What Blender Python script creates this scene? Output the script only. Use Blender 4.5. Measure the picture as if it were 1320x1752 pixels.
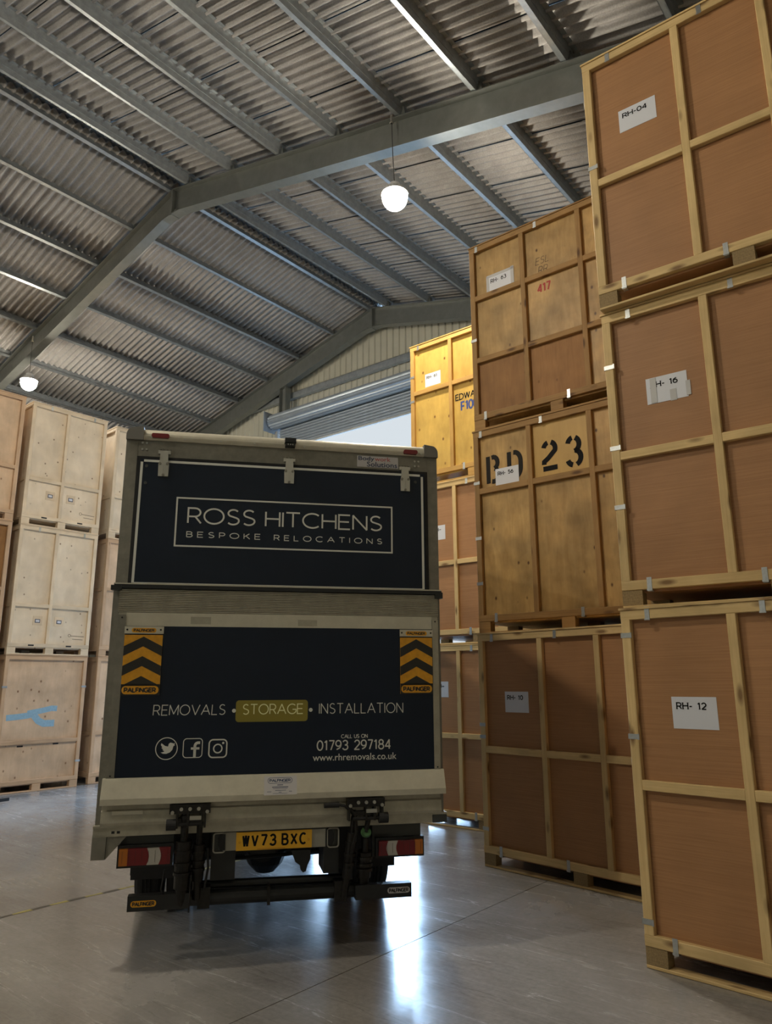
import bpy, math, random
from mathutils import Vector, Matrix
random.seed(7)
PI = math.pi
for o in list(bpy.data.objects): bpy.data.objects.remove(o)
S = bpy.context.scene
COL = S.collection

# ------------------------------------------------------------------ camera
F_PX, PITCH, ROLL, HEAD, CAMH = 1258.2186, .227761, -.004024, .677763, 1.800797
def cam_axes():
    F = Vector((-math.sin(HEAD), math.cos(HEAD), 0)); R = Vector((math.cos(HEAD), math.sin(HEAD), 0)); U = Vector((0, 0, 1))
    F2 = F*math.cos(PITCH) + U*math.sin(PITCH); U2 = U*math.cos(PITCH) - F*math.sin(PITCH)
    return R*math.cos(ROLL) + U2*math.sin(ROLL), U2*math.cos(ROLL) - R*math.sin(ROLL), F2
cd = bpy.data.cameras.new('camera'); cam = bpy.data.objects.new('camera', cd); COL.objects.link(cam)
r_, u_, f_ = cam_axes()
cam.matrix_world = Matrix(((r_.x, u_.x, -f_.x, 0), (r_.y, u_.y, -f_.y, 0), (r_.z, u_.z, -f_.z, CAMH), (0, 0, 0, 1)))
cd.sensor_fit = 'VERTICAL'; cd.sensor_height = 24; cd.sensor_width = 24*1320/1752
cd.lens = F_PX*24/1752; cd.clip_start = .05; cd.clip_end = 400
S.camera = cam

# ------------------------------------------------------------------ world, sun, exposure
w = bpy.data.worlds.new('world'); S.world = w; w.use_nodes = True
bg = w.node_tree.nodes['Background']
bg.inputs[0].default_value = (.86, .94, 1.0, 1); bg.inputs[1].default_value = .80
S.view_settings.view_transform = 'Standard'; S.view_settings.look = 'None'
S.view_settings.gamma = 1; S.view_settings.use_curve_mapping = False
S.view_settings.exposure = 0.0
sd = bpy.data.lights.new('sun', 'SUN'); sun = bpy.data.objects.new('sun', sd); COL.objects.link(sun)
sd.energy = 26.0; sd.angle = math.radians(80); sd.color = (.44, .68, 1.0)
SUN_DIR = Vector((-.45, .85, .38)).normalized()          # towards the hazy bright sky beyond the open door
sun.rotation_euler = SUN_DIR.to_track_quat('Z', 'Y').to_euler(); sun.location = (-14, 30, 14)
LAMP_POWER = 580.0
LAMP_COL = (1.0, .88, .66)

# ------------------------------------------------------------------ materials
def new_mat(name):
    m = bpy.data.materials.new(name); m.use_nodes = True
    return m, m.node_tree, m.node_tree.nodes['Principled BSDF']
def N(t, typ, **kw):
    n = t.nodes.new(typ)
    for k, v in kw.items():
        if k.startswith('i_'):
            key = k[2:]; key = int(key) if key.isdigit() else key.replace('_', ' ')
            n.inputs[key].default_value = v
        else: setattr(n, k, v)
    return n
def plain(name, c, rough=.5, metal=0, noise=0, nscale=20, bump=0, spec=.5, coat=0):
    m, t, b = new_mat(name)
    b.inputs['Base Color'].default_value = (*c, 1); b.inputs['Roughness'].default_value = rough
    b.inputs['Metallic'].default_value = metal; b.inputs['Specular IOR Level'].default_value = spec
    b.inputs['Coat Weight'].default_value = coat
    if noise or bump:
        tc = N(t, 'ShaderNodeTexCoord'); nz = N(t, 'ShaderNodeTexNoise', i_Scale=nscale, i_Detail=6.0, i_Roughness=.65)
        t.links.new(tc.outputs['Object'], nz.inputs['Vector'])
        if noise:
            r = N(t, 'ShaderNodeValToRGB'); e = r.color_ramp.elements
            e[0].position = .3; e[1].position = .7
            e[0].color = (*[x*(1-noise) for x in c], 1); e[1].color = (*[min(1, x*(1+noise*.6)) for x in c], 1)
            t.links.new(nz.outputs[0], r.inputs[0]); t.links.new(r.outputs[0], b.inputs['Base Color'])
        if bump:
            bp = N(t, 'ShaderNodeBump', i_Strength=bump, i_Distance=.01)
            t.links.new(nz.outputs[0], bp.inputs['Height']); t.links.new(bp.outputs[0], b.inputs['Normal'])
    return m
def emis(name, c, s):
    m, t, b = new_mat(name)
    b.inputs['Base Color'].default_value = (*c, 1); b.inputs['Emission Color'].default_value = (*c, 1)
    b.inputs['Emission Strength'].default_value = s
    return m
def wood(name, c, dark, knot, scale=(2.2, 55, 55), kn_scale=(1.1, 5, 5), kn_amt=.5, kn_size=.12, blotch=.12, rough=.62, varo=.12, fine=.25, spec=.3):
    """timber: grain runs along the object's local X; knots; a different offset and tone for each piece"""
    m, t, b = new_mat(name)
    tc = N(t, 'ShaderNodeTexCoord'); oi = N(t, 'ShaderNodeObjectInfo')
    off = N(t, 'ShaderNodeVectorMath', operation='MULTIPLY'); off.inputs[1].default_value = (37, 19, 23)
    cb = N(t, 'ShaderNodeCombineXYZ')
    for i in range(3): t.links.new(oi.outputs['Random'], cb.inputs[i])
    t.links.new(cb.outputs[0], off.inputs[0])
    add = N(t, 'ShaderNodeVectorMath', operation='ADD')
    t.links.new(tc.outputs['Object'], add.inputs[0]); t.links.new(off.outputs[0], add.inputs[1])
    mp = N(t, 'ShaderNodeMapping'); mp.inputs['Scale'].default_value = scale; t.links.new(add.outputs[0], mp.inputs[0])
    g = N(t, 'ShaderNodeTexNoise', i_Scale=1.0, i_Detail=5.0, i_Roughness=.6, i_Distortion=.6); t.links.new(mp.outputs[0], g.inputs['Vector'])
    r = N(t, 'ShaderNodeValToRGB'); e = r.color_ramp.elements
    e[0].position = .5-fine; e[1].position = .5+fine; e[0].color = (*dark, 1); e[1].color = (*c, 1)
    t.links.new(g.outputs[0], r.inputs[0])
    # blotches
    bl = N(t, 'ShaderNodeTexNoise', i_Scale=3.2, i_Detail=4.0); t.links.new(add.outputs[0], bl.inputs['Vector'])
    mr = N(t, 'ShaderNodeMapRange', i_1=.3, i_2=.7, i_3=1-blotch, i_4=1+blotch); t.links.new(bl.outputs[0], mr.inputs[0])
    # piece tone
    mo = N(t, 'ShaderNodeMapRange', i_1=0.0, i_2=1.0, i_3=1-varo, i_4=1+varo*.5); t.links.new(oi.outputs['Random'], mo.inputs[0])
    mul = N(t, 'ShaderNodeMath', operation='MULTIPLY'); t.links.new(mr.outputs[0], mul.inputs[0]); t.links.new(mo.outputs[0], mul.inputs[1])
    vm = N(t, 'ShaderNodeVectorMath', operation='SCALE'); t.links.new(r.outputs[0], vm.inputs[0]); t.links.new(mul.outputs[0], vm.inputs['Scale'])
    # knots
    mk = N(t, 'ShaderNodeMapping'); mk.inputs['Scale'].default_value = kn_scale; t.links.new(add.outputs[0], mk.inputs[0])
    vo = N(t, 'ShaderNodeTexVoronoi', i_Scale=1.0, i_Randomness=1.0); t.links.new(mk.outputs[0], vo.inputs['Vector'])
    kr = N(t, 'ShaderNodeMapRange', i_1=kn_size*.35, i_2=kn_size, i_3=kn_amt, i_4=0.0); t.links.new(vo.outputs['Distance'], kr.inputs[0])
    mx = N(t, 'ShaderNodeMix', data_type='RGBA'); t.links.new(kr.outputs[0], mx.inputs[0]); t.links.new(vm.outputs[0], mx.inputs[6])
    mx.inputs[7].default_value = (*knot, 1)
    t.links.new(mx.outputs[2], b.inputs['Base Color'])
    b.inputs['Roughness'].default_value = rough; b.inputs['Specular IOR Level'].default_value = spec
    bp = N(t, 'ShaderNodeBump', i_Strength=.15, i_Distance=.004); t.links.new(g.outputs[0], bp.inputs['Height']); t.links.new(bp.outputs[0], b.inputs['Normal'])
    return m
M = {}
M['pine'] = wood('pale pine batten', (.72, .53, .26), (.58, .405, .18), (.16, .08, .03), kn_scale=(3.0, 9, 9), kn_amt=.85, kn_size=.24)
M['pine_old'] = wood('aged pine batten', (.36, .215, .08), (.26, .145, .05), (.07, .03, .012), kn_scale=(3.0, 9, 9), kn_amt=.85, kn_size=.24)
M['pine_grey'] = wood('weathered pale batten', (.78, .65, .48), (.66, .52, .36), (.16, .09, .04))
M['ply_veneer'] = wood('red-brown veneered plywood', (.43, .228, .104), (.33, .165, .073), (.12, .06, .03), scale=(2.0, 150, 150), kn_amt=.0, blotch=.06, varo=.05, fine=.22, rough=.5)
M['ply_aged'] = wood('honey plywood', (.50, .325, .125), (.36, .215, .072), (.09, .04, .015), scale=(16, 16, 3), kn_scale=(7, 7, 4.5), kn_amt=1.0, kn_size=.125, blotch=.3, varo=.15, rough=.45)
M['ply_red'] = wood('reddish lower plywood', (.34, .175, .065), (.25, .125, .045), (.09, .04, .015), scale=(22, 22, 2.5), kn_scale=(6, 6, 4), kn_amt=.5, kn_size=.09, blotch=.15, varo=.1)
M['ply_fresh'] = wood('fresh pale plywood', (.56, .36, .115), (.48, .30, .09), (.2, .1, .04), scale=(14, 14, 2), kn_amt=.1, blotch=.07, varo=.03, rough=.42)
M['ply_lamplit'] = wood('lamplit yellow plywood', (.62, .41, .105), (.50, .32, .075), (.16, .07, .02), scale=(12, 12, 3), kn_scale=(6, 6, 4.2), kn_amt=1.0, kn_size=.13, blotch=.14, varo=.05, rough=.4)  # warm light of the close lamp painted into the plywood colour
M['pine_lamplit'] = wood('lamplit pine batten', (.54, .33, .10), (.44, .25, .07), (.12, .05, .02), kn_amt=.8)  # the same lamp light painted into the battens
M['ply_pale'] = wood('pale birch plywood', (.80, .68, .53), (.70, .58, .43), (.20, .13, .07), scale=(5, 5, 2), kn_scale=(7, 7, 6.0), kn_amt=1.0, kn_size=.13, blotch=.1, varo=.06)
M['ply_pink'] = wood('pinkish softwood plywood', (.68, .50, .35), (.58, .41, .27), (.2, .1, .05), scale=(12, 12, 2.5), kn_scale=(6, 6, 4.5), kn_amt=1.0, kn_size=.13, blotch=.16, varo=.08)
M['batten_pink'] = wood('pinkish batten', (.62, .43, .28), (.50, .33, .20), (.16, .08, .04), kn_amt=.8)
M['chip'] = plain('pressed chip block', (.30, .21, .10), .85, noise=.35, nscale=90, bump=.4)
M['zinc'] = plain('galvanised steel', (.42, .44, .45), .38, .75, noise=.18, nscale=14)
M['purlin'] = plain('galvanised purlin', (.35, .38, .40), .42, .75, noise=.2, nscale=9)
M['frame'] = plain('grey galvanised frame steel', (.24, .25, .235), .42, .75, noise=.12, nscale=5)
M['clip'] = plain('zinc strap clip', (.50, .52, .52), .35, .8, noise=.15, nscale=40)
M['paper'] = plain('white paper', (.66, .68, .74), .55)
M['ink'] = plain('black ink', (.008, .008, .009), .8, spec=.2)
M['ink_grey'] = plain('faded black stencil paint', (.022, .02, .018), .8, spec=.2)
M['ink_red'] = plain('red stencil paint', (.38, .03, .02), .6)
M['ink_blue'] = plain('blue stencil paint', (.03, .06, .22), .6)
M['pencil'] = plain('dark felt pen', (.08, .05, .025), .7)
M['tape_clear'] = plain('clear sticky tape', (.55, .55, .55), .12)
M['blue_patch'] = plain('pale blue paint patch', (.28, .46, .60), .6, noise=.15, nscale=25)
M['white_paint'] = plain('white lettering', (.66, .67, .62), .45)
M['navy'] = plain('dark navy panel', (.006, .012, .026), .35, noise=.15, nscale=3, spec=.28)
M['alu'] = plain('dull aluminium', (.40, .375, .30), .45, .35, noise=.18, nscale=11, bump=.05)
M['alu_clean'] = plain('bright aluminium lip', (.56, .53, .43), .38, .3, noise=.12, nscale=8)
M['alu_dark'] = plain('weathered grey aluminium', (.22, .21, .175), .5, .3, noise=.2, nscale=13)
M['grp'] = plain('grey box body', (.30, .29, .25), .5, noise=.08, nscale=3)
M['casting'] = plain('grey corner casting', (.16, .155, .14), .6)
M['rubber'] = plain('black rubber', (.012, .012, .013), .75, noise=.3, nscale=30)
M['black_steel'] = plain('black painted steel', (.016, .017, .018), .42, .2, noise=.3, nscale=12)
M['grease'] = plain('greasy black steel', (.022, .02, .018), .35, .5, noise=.5, nscale=30, bump=.3)
M['dark_grey'] = plain('dark grey panel', (.045, .048, .045), .55)
M['steel'] = plain('bare steel', (.45, .44, .40), .3, .8)
M['red_lens'] = plain('red lamp lens', (.15, .004, .008), .3)
M['amber'] = plain('amber lamp lens', (.42, .13, .01), .3)
M['white_lens'] = plain('clear lamp lens', (.42, .40, .36), .15, coat=.5)
M['yellow_plate'] = plain('yellow number plate', (.78, .42, .012), .35, coat=.3)
M['yellow_chev'] = plain('yellow reflective film', (.70, .33, .01), .4, noise=.2, nscale=18)
M['black_chev'] = plain('black film', (.016, .015, .012), .45)
M['olive'] = plain('olive highlight patch', (.24, .20, .022), .4)
M['lime_text'] = plain('pale yellow lettering', (.85, .85, .48), .4)
M['green'] = plain('green plastic cap', (.05, .13, .045), .5)
M['sticker'] = plain('white sticker', (.50, .49, .50), .4)
M['text_blue'] = plain('dark blue sticker print', (.02, .04, .10), .4)
M['text_red'] = plain('red sticker print', (.45, .10, .10), .4)
M['shutter'] = plain('galvanised shutter slat', (.34, .39, .45), .4, .6, noise=.12, nscale=4)
M['clad'] = plain('beige wall cladding', (.42, .41, .34), .5, .1, noise=.06, nscale=3)
M['housing'] = plain('lamp housing', (.5, .5, .5), .5, .2)
M['globe'] = emis('lit lamp dome', (1.0, .90, .73), LAMP_POWER)
M['wire'] = plain('dark wire', (.03, .03, .03), .5)
M['tarmac'] = plain('concrete yard', (.42, .42, .41), .8, noise=.12, nscale=2)

def roof_mat():
    m, t, b = new_mat('fibre cement sheet')
    tc = N(t, 'ShaderNodeTexCoord'); oi = N(t, 'ShaderNodeObjectInfo')
    nz = N(t, 'ShaderNodeTexNoise', i_Scale=3.0, i_Detail=8.0, i_Roughness=.7); t.links.new(tc.outputs['Object'], nz.inputs['Vector'])
    n2 = N(t, 'ShaderNodeTexNoise', i_Scale=60.0, i_Detail=4.0); t.links.new(tc.outputs['Object'], n2.inputs['Vector'])
    r = N(t, 'ShaderNodeValToRGB'); e = r.color_ramp.elements
    e[0].position = .3; e[1].position = .72; e[0].color = (.26, .25, .242, 1); e[1].color = (.36, .348, .335, 1)
    t.links.new(nz.outputs[0], r.inputs[0])
    mr = N(t, 'ShaderNodeMapRange', i_1=.25, i_2=.75, i_3=.8, i_4=1.15); t.links.new(n2.outputs[0], mr.inputs[0])
    mo = N(t, 'ShaderNodeMapRange', i_1=0.0, i_2=1.0, i_3=.92, i_4=1.06); t.links.new(oi.outputs['Random'], mo.inputs[0])
    ml = N(t, 'ShaderNodeMath', operation='MULTIPLY'); t.links.new(mr.outputs[0], ml.inputs[0]); t.links.new(mo.outputs[0], ml.inputs[1])
    vm = N(t, 'ShaderNodeVectorMath', operation='SCALE'); t.links.new(r.outputs[0], vm.inputs[0]); t.links.new(ml.outputs[0], vm.inputs['Scale'])
    t.links.new(vm.outputs[0], b.inputs['Base Color']); b.inputs['Roughness'].default_value = .6
    b.inputs['Specular IOR Level'].default_value = .35
    return m
M['roof'] = roof_mat()

def floor_mat():
    m, t, b = new_mat('polished concrete floor')
    tc = N(t, 'ShaderNodeTexCoord')
    big = N(t, 'ShaderNodeTexNoise', i_Scale=.55, i_Detail=8.0, i_Roughness=.62, i_Distortion=.5); t.links.new(tc.outputs['Object'], big.inputs['Vector'])
    r = N(t, 'ShaderNodeValToRGB'); e = r.color_ramp.elements
    e[0].position = .30; e[1].position = .72; e[0].color = (.175, .166, .155, 1); e[1].color = (.36, .346, .33, 1)
    t.links.new(big.outputs[0], r.inputs[0])
    fine = N(t, 'ShaderNodeTexNoise', i_Scale=26.0, i_Detail=9.0, i_Roughness=.7); t.links.new(tc.outputs['Object'], fine.inputs['Vector'])
    fr = N(t, 'ShaderNodeMapRange', i_1=.25, i_2=.75, i_3=.80, i_4=1.16); t.links.new(fine.outputs[0], fr.inputs[0])
    vm = N(t, 'ShaderNodeVectorMath', operation='SCALE'); t.links.new(r.outputs[0], vm.inputs[0]); t.links.new(fr.outputs[0], vm.inputs['Scale'])
    cur = vm.outputs[0]
    # trowel marks and tyre scuffs: thin bent lines in several directions
    def lines(rot, sc, width, amt, col, cur, seed):
        mp = N(t, 'ShaderNodeMapping'); mp.inputs['Rotation'].default_value = (0, 0, rot); mp.inputs['Scale'].default_value = sc
        mp.inputs['Location'].default_value = (seed, seed*1.7, 0)
        t.links.new(tc.outputs['Object'], mp.inputs[0])
        nz = N(t, 'ShaderNodeTexNoise', i_Scale=1.0, i_Detail=7.0, i_Roughness=.6, i_Distortion=.5); t.links.new(mp.outputs[0], nz.inputs['Vector'])
        s = N(t, 'ShaderNodeMath', operation='SUBTRACT'); s.inputs[1].default_value = .5; t.links.new(nz.outputs[0], s.inputs[0])
        a = N(t, 'ShaderNodeMath', operation='ABSOLUTE'); t.links.new(s.outputs[0], a.inputs[0])
        q = N(t, 'ShaderNodeMapRange', i_1=0.0, i_2=width, i_3=amt, i_4=0.0); t.links.new(a.outputs[0], q.inputs[0])
        mask = N(t, 'ShaderNodeTexNoise', i_Scale=.9, i_Detail=2.0); t.links.new(mp.outputs[0], mask.inputs['Vector'])
        mm = N(t, 'ShaderNodeMapRange', i_1=.40, i_2=.65, i_3=0.0, i_4=1.0); t.links.new(mask.outputs[0], mm.inputs[0])
        ml = N(t, 'ShaderNodeMath', operation='MULTIPLY'); t.links.new(q.outputs[0], ml.inputs[0]); t.links.new(mm.outputs[0], ml.inputs[1])
        mx = N(t, 'ShaderNodeMix', data_type='RGBA'); t.links.new(ml.outputs[0], mx.inputs[0]); t.links.new(cur, mx.inputs[6]); mx.inputs[7].default_value = (*col, 1)
        return mx.outputs[2], ml.outputs[0]
    cur, l1 = lines(.5, (.5, 7.0, 1), .014, .30, (.46, .45, .43), cur, 3.1)
    cur, l2 = lines(-.7, (.45, 6.0, 1), .012, .30, (.46, .45, .43), cur, 8.3)
    cur, l5 = lines(.15, (.35, 11.0, 1), .014, .14, (.42, .41, .39), cur, 31.3)
    cur, l6 = lines(2.3, (.4, 9.0, 1), .016, .24, (.44, .43, .41), cur, 43.3)
    cur, l3 = lines(1.3, (.35, 4.0, 1), .010, .50, (.085, .078, .07), cur, 14.9)
    cur, l4 = lines(.1, (.9, 13.0, 1), .02, .30, (.11, .10, .09), cur, 21.2)
    t.links.new(cur, b.inputs['Base Color'])
    rr = N(t, 'ShaderNodeMapRange', i_1=.3, i_2=.7, i_3=.13, i_4=.30); t.links.new(big.outputs[0], rr.inputs[0])
    ad = N(t, 'ShaderNodeMath', operation='ADD'); t.links.new(rr.outputs[0], ad.inputs[0])
    sc = N(t, 'ShaderNodeMath', operation='MULTIPLY'); sc.inputs[1].default_value = .3; t.links.new(l1, sc.inputs[0]); t.links.new(sc.outputs[0], ad.inputs[1])
    t.links.new(ad.outputs[0], b.inputs['Roughness'])
    mid = N(t, 'ShaderNodeTexNoise', i_Scale=9.0, i_Detail=6.0); t.links.new(tc.outputs['Object'], mid.inputs['Vector'])
    bp = N(t, 'ShaderNodeBump', i_Strength=.10, i_Distance=.01); t.links.new(mid.outputs[0], bp.inputs['Height']); t.links.new(bp.outputs[0], b.inputs['Normal'])
    b.inputs['Specular IOR Level'].default_value = .6
    return m
M['floor'] = floor_mat()

# ------------------------------------------------------------------ mesh helpers
class MB:
    def __init__(s): s.v = []; s.f = []; s.mi = []; s.k = 0
    def add(s, vs, fs):
        b = len(s.v); s.v += [tuple(v) for v in vs]; s.f += [tuple(b+i for i in f) for f in fs]; s.mi += [s.k]*len(fs)
    def box(s, x0, x1, y0, y1, z0, z1):
        s.add([(x0, y0, z0), (x1, y0, z0), (x1, y1, z0), (x0, y1, z0), (x0, y0, z1), (x1, y0, z1), (x1, y1, z1), (x0, y1, z1)],
              [(0, 3, 2, 1), (4, 5, 6, 7), (0, 1, 5, 4), (1, 2, 6, 5), (2, 3, 7, 6), (3, 0, 4, 7)])
    def prism(s, poly, axis, a, b):
        """extrude a closed 2D outline along an axis; poly in the other two axes' order"""
        n = len(poly)
        def P(p, q):
            return (q, p[0], p[1]) if axis == 'x' else (p[0], q, p[1]) if axis == 'y' else (p[0], p[1], q)
        vs = [P(p, a) for p in poly] + [P(p, b) for p in poly]
        s.add(vs, [tuple(range(n))[::-1], tuple(range(n, 2*n))] + [(i, (i+1) % n, n+(i+1) % n, n+i) for i in range(n)])
    def cyl(s, p, q, r, n=12, r2=None):
        p = Vector(p); q = Vector(q); d = (q-p).normalized(); r2 = r if r2 is None else r2
        a = d.orthogonal().normalized(); b = d.cross(a)
        vs = [p+(a*math.cos(2*PI*i/n)+b*math.sin(2*PI*i/n))*r for i in range(n)] + [q+(a*math.cos(2*PI*i/n)+b*math.sin(2*PI*i/n))*r2 for i in range(n)]
        s.add(vs, [tuple(range(n))[::-1], tuple(range(n, 2*n))] + [(i, (i+1) % n, n+(i+1) % n, n+i) for i in range(n)])
    def tube(s, pts, r, n=8):
        for a, b in zip(pts[:-1], pts[1:]): s.cyl(a, b, r, n)
    def lathe(s, prof, c=(0, 0, 0), n=24):
        vs = []; fs = []
        for (r, z) in prof: vs += [(c[0]+r*math.cos(2*PI*i/n), c[1]+r*math.sin(2*PI*i/n), c[2]+z) for i in range(n)]
        for j in range(len(prof)-1):
            for i in range(n): fs.append((j*n+i, j*n+(i+1) % n, (j+1)*n+(i+1) % n, (j+1)*n+i))
        s.add(vs, fs)
    def mesh(s, name, mats, smooth=False):
        me = bpy.data.meshes.new(name); me.from_pydata(s.v, [], s.f); me.update()
        for m in (mats if isinstance(mats, (list, tuple)) else [mats]): me.materials.append(M[m] if isinstance(m, str) else m)
        for p, k in zip(me.polygons, s.mi):
            p.material_index = k; p.use_smooth = smooth
        return me
    def build(s, name, mats, parent=None, loc=(0, 0, 0), rot=(0, 0, 0), smooth=False):
        return link(name, s.mesh(name, mats, smooth), parent, loc, rot)
def link(name, me, parent=None, loc=(0, 0, 0), rot=(0, 0, 0)):
    o = bpy.data.objects.new(name, me); COL.objects.link(o)
    o.parent = parent; o.location = loc; o.rotation_euler = rot
    return o
def empty(name, loc, rz=0, rot=None):
    o = bpy.data.objects.new(name, None); COL.objects.link(o); o.location = loc
    o.rotation_euler = rot if rot else (0, 0, rz); o.empty_display_size = .2
    return o
def tag(o, label=None, cat=None, group=None, kind=None):
    for k, v in (('label', label), ('category', cat), ('group', group), ('kind', kind)):
        if v: o[k] = v
    return o
_cache = {}
def bar_mesh(L, wd, th, mat, ch=.004):
    """timber of length L along local X (0..L), width along Z (0..wd), thickness along Y (0..th), long edges eased"""
    key = (round(L, 3), round(wd, 3), round(th, 3), mat)
    if key not in _cache:
        b = MB(); c = ch
        b.prism([(c, 0), (th-c, 0), (th, c), (th, wd-c), (th-c, wd), (c, wd), (0, wd-c), (0, c)], 'x', 0, L)
        _cache[key] = b.mesh('timber', mat)
    return _cache[key]
def hbar(name, par, x0, x1, z0, z1, y, th, mat):
    return link(name, bar_mesh(x1-x0, z1-z0, th, mat), par, (x0, y, z0))
def vbar(name, par, x0, x1, z0, z1, y, th, mat):
    return link(name, bar_mesh(z1-z0, x1-x0, th, mat), par, (x1, y, z0), (0, -PI/2, 0))

# ------------------------------------------------------------------ lettering (strokes on the local XZ plane, facing -Y)
def arc(cx, cy, rx, ry, a0, a1, n=14):
    return [(cx+rx*math.cos(math.radians(a0+(a1-a0)*i/n)), cy+ry*math.sin(math.radians(a0+(a1-a0)*i/n))) for i in range(n+1)]
def glyphs():
    G = {}
    G['A'] = (.9, [[(0, 0), (.45, 1), (.9, 0)], [(.16, .35), (.74, .35)]])
    G['B'] = (.62, [[(0, 0), (0, 1), (.32, 1)]+arc(.32, .765, .25, .235, 90, -90, 10)+[(0, .53)], [(.32, .53)]+arc(.34, .265, .28, .265, 90, -90, 10)+[(0, 0)]])
    G['C'] = (.86, [arc(.5, .5, .5, .5, 48, 312, 22)])
    G['D'] = (.8, [[(0, 0), (0, 1), (.3, 1)]+arc(.3, .5, .5, .5, 90, -90, 16)+[(0, 0)]])
    G['E'] = (.6, [[(.6, 1), (0, 1), (0, 0), (.6, 0)], [(0, .52), (.54, .52)]])
    G['F'] = (.55, [[(.55, 1), (0, 1), (0, 0)], [(0, .5), (.48, .5)]])
    G['G'] = (.9, [arc(.5, .5, .5, .5, 48, 330, 22)+[(.93, .45), (.55, .45)]])
    G['H'] = (.72, [[(0, 0), (0, 1)], [(.72, 0), (.72, 1)], [(0, .52), (.72, .52)]])
    G['I'] = (.0, [[(0, 0), (0, 1)]])
    G['K'] = (.66, [[(0, 0), (0, 1)], [(.6, 1), (0, .36)], [(.22, .58), (.66, 0)]])
    G['L'] = (.55, [[(0, 1), (0, 0), (.55, 0)]])
    G['M'] = (.88, [[(0, 0), (0, 1), (.44, .1), (.88, 1), (.88, 0)]])
    G['N'] = (.74, [[(0, 0), (0, 1), (.74, 0), (.74, 1)]])
    G['O'] = (1.0, [arc(.5, .5, .5, .5, 0, 360, 30)])
    G['P'] = (.6, [[(0, 0), (0, 1), (.32, 1)]+arc(.32, .72, .28, .28, 90, -90, 10)+[(0, .44)]])
    G['R'] = (.66, [[(0, 0), (0, 1), (.34, 1)]+arc(.34, .72, .28, .28, 90, -90, 10)+[(0, .44)], [(.36, .44), (.66, 0)]])
    G['S'] = (.66, [arc(.34, .75, .27, .25, 35, 200, 10)+[(.16, .58), (.5, .45)]+arc(.33, .26, .30, .26, 25, -145, 12)])
    G['T'] = (.72, [[(0, 1), (.72, 1)], [(.36, 1), (.36, 0)]])
    G['U'] = (.72, [[(0, 1), (0, .34)]+arc(.36, .34, .36, .34, 180, 360, 14)+[(.72, 1)]])
    G['V'] = (.84, [[(0, 1), (.42, 0), (.84, 1)]])
    G['W'] = (1.1, [[(0, 1), (.28, 0), (.55, 1), (.82, 0), (1.1, 1)]])
    G['X'] = (.76, [[(0, 0), (.76, 1)], [(0, 1), (.76, 0)]])
    G['0'] = (.62, [arc(.31, .5, .31, .5, 0, 360, 26)])
    G['1'] = (.34, [[(.02, .80), (.24, 1), (.24, 0)]])
    G['2'] = (.6, [arc(.3, .7, .29, .3, 165, -25, 12)+[(.0, 0), (.6, 0)]])
    G['3'] = (.6, [arc(.29, .75, .26, .25, 160, -85, 12)+arc(.29, .27, .30, .27, 88, -160, 12)])
    G['4'] = (.64, [[(.48, 0), (.48, 1), (0, .28), (.64, .28)]])
    G['5'] = (.6, [[(.55, 1), (.1, 1), (.05, .54)]+arc(.28, .32, .3, .32, 130, -150, 14)])
    G['6'] = (.6, [arc(.3, .31, .3, .31, 0, 360, 20), [(.5, .96), (.25, .85)]+arc(.42, .40, .42, .5, 125, 180, 6)])
    G['7'] = (.56, [[(0, 1), (.56, 1), (.2, 0)]])
    G['8'] = (.6, [arc(.3, .76, .25, .24, 0, 360, 18), arc(.3, .27, .3, .27, 0, 360, 20)])
    G['9'] = (.6, [arc(.3, .69, .3, .31, 0, 360, 20), [(.1, .04), (.35, .15)]+arc(.18, .60, .42, .5, -55, 0, 6)])
    G['-'] = (.35, [[(0, .42), (.35, .42)]])
    G[' '] = (.4, [])
    return G
GL = glyphs()
def ribbon(b, pts, wd, y=0.):
    """flat ribbon following a polyline in XZ with mitred corners; breaks at sharp turns"""
    for i in range(1, len(pts)-1):
        d1 = Vector((pts[i][0]-pts[i-1][0], pts[i][1]-pts[i-1][1])); d2 = Vector((pts[i+1][0]-pts[i][0], pts[i+1][1]-pts[i][1]))
        if d1.length > 1e-6 and d2.length > 1e-6 and d1.normalized().dot(d2.normalized()) < -.2:
            e1 = d1.normalized()*wd*.15; e2 = d2.normalized()*wd*.15
            ribbon(b, list(pts[:i])+[(pts[i][0]+e1.x, pts[i][1]+e1.y)], wd, y)
            ribbon(b, [(pts[i][0]-e2.x, pts[i][1]-e2.y)]+list(pts[i+1:]), wd, y+.00004)
            return
    n = len(pts); closed = n > 3 and (abs(pts[0][0]-pts[-1][0])+abs(pts[0][1]-pts[-1][1])) < 1e-6
    L = []; R = []
    for i in range(n):
        if closed: p0 = pts[i-1] if i else pts[-2]; p2 = pts[i+1] if i < n-1 else pts[1]
        else: p0 = pts[max(i-1, 0)]; p2 = pts[min(i+1, n-1)]
        p1 = pts[i]
        d1 = Vector((p1[0]-p0[0], p1[1]-p0[1])); d2 = Vector((p2[0]-p1[0], p2[1]-p1[1]))
        if d1.length < 1e-9: d1 = d2
        if d2.length < 1e-9: d2 = d1
        d1.normalize(); d2.normalize(); t = d1+d2
        if t.length < .2: t = Vector((-d1.y, d1.x))*1.0; t = d1
        t.normalize(); nn = Vector((-t.y, t.x)); k = max(.35, abs(nn.dot(Vector((-d1.y, d1.x)))))
        o = nn*(wd/2/k)
        L.append((p1[0]+o.x, y, p1[1]+o.y)); R.append((p1[0]-o.x, y, p1[1]-o.y))
    b.add(L+R, [(i, n+i, n+i+1, i+1) for i in range(n-1)])
def text_width(s, sx, gap):
    wd = 0
    for ch in s: wd += GL[ch][0]*sx+gap
    return wd-gap
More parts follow.
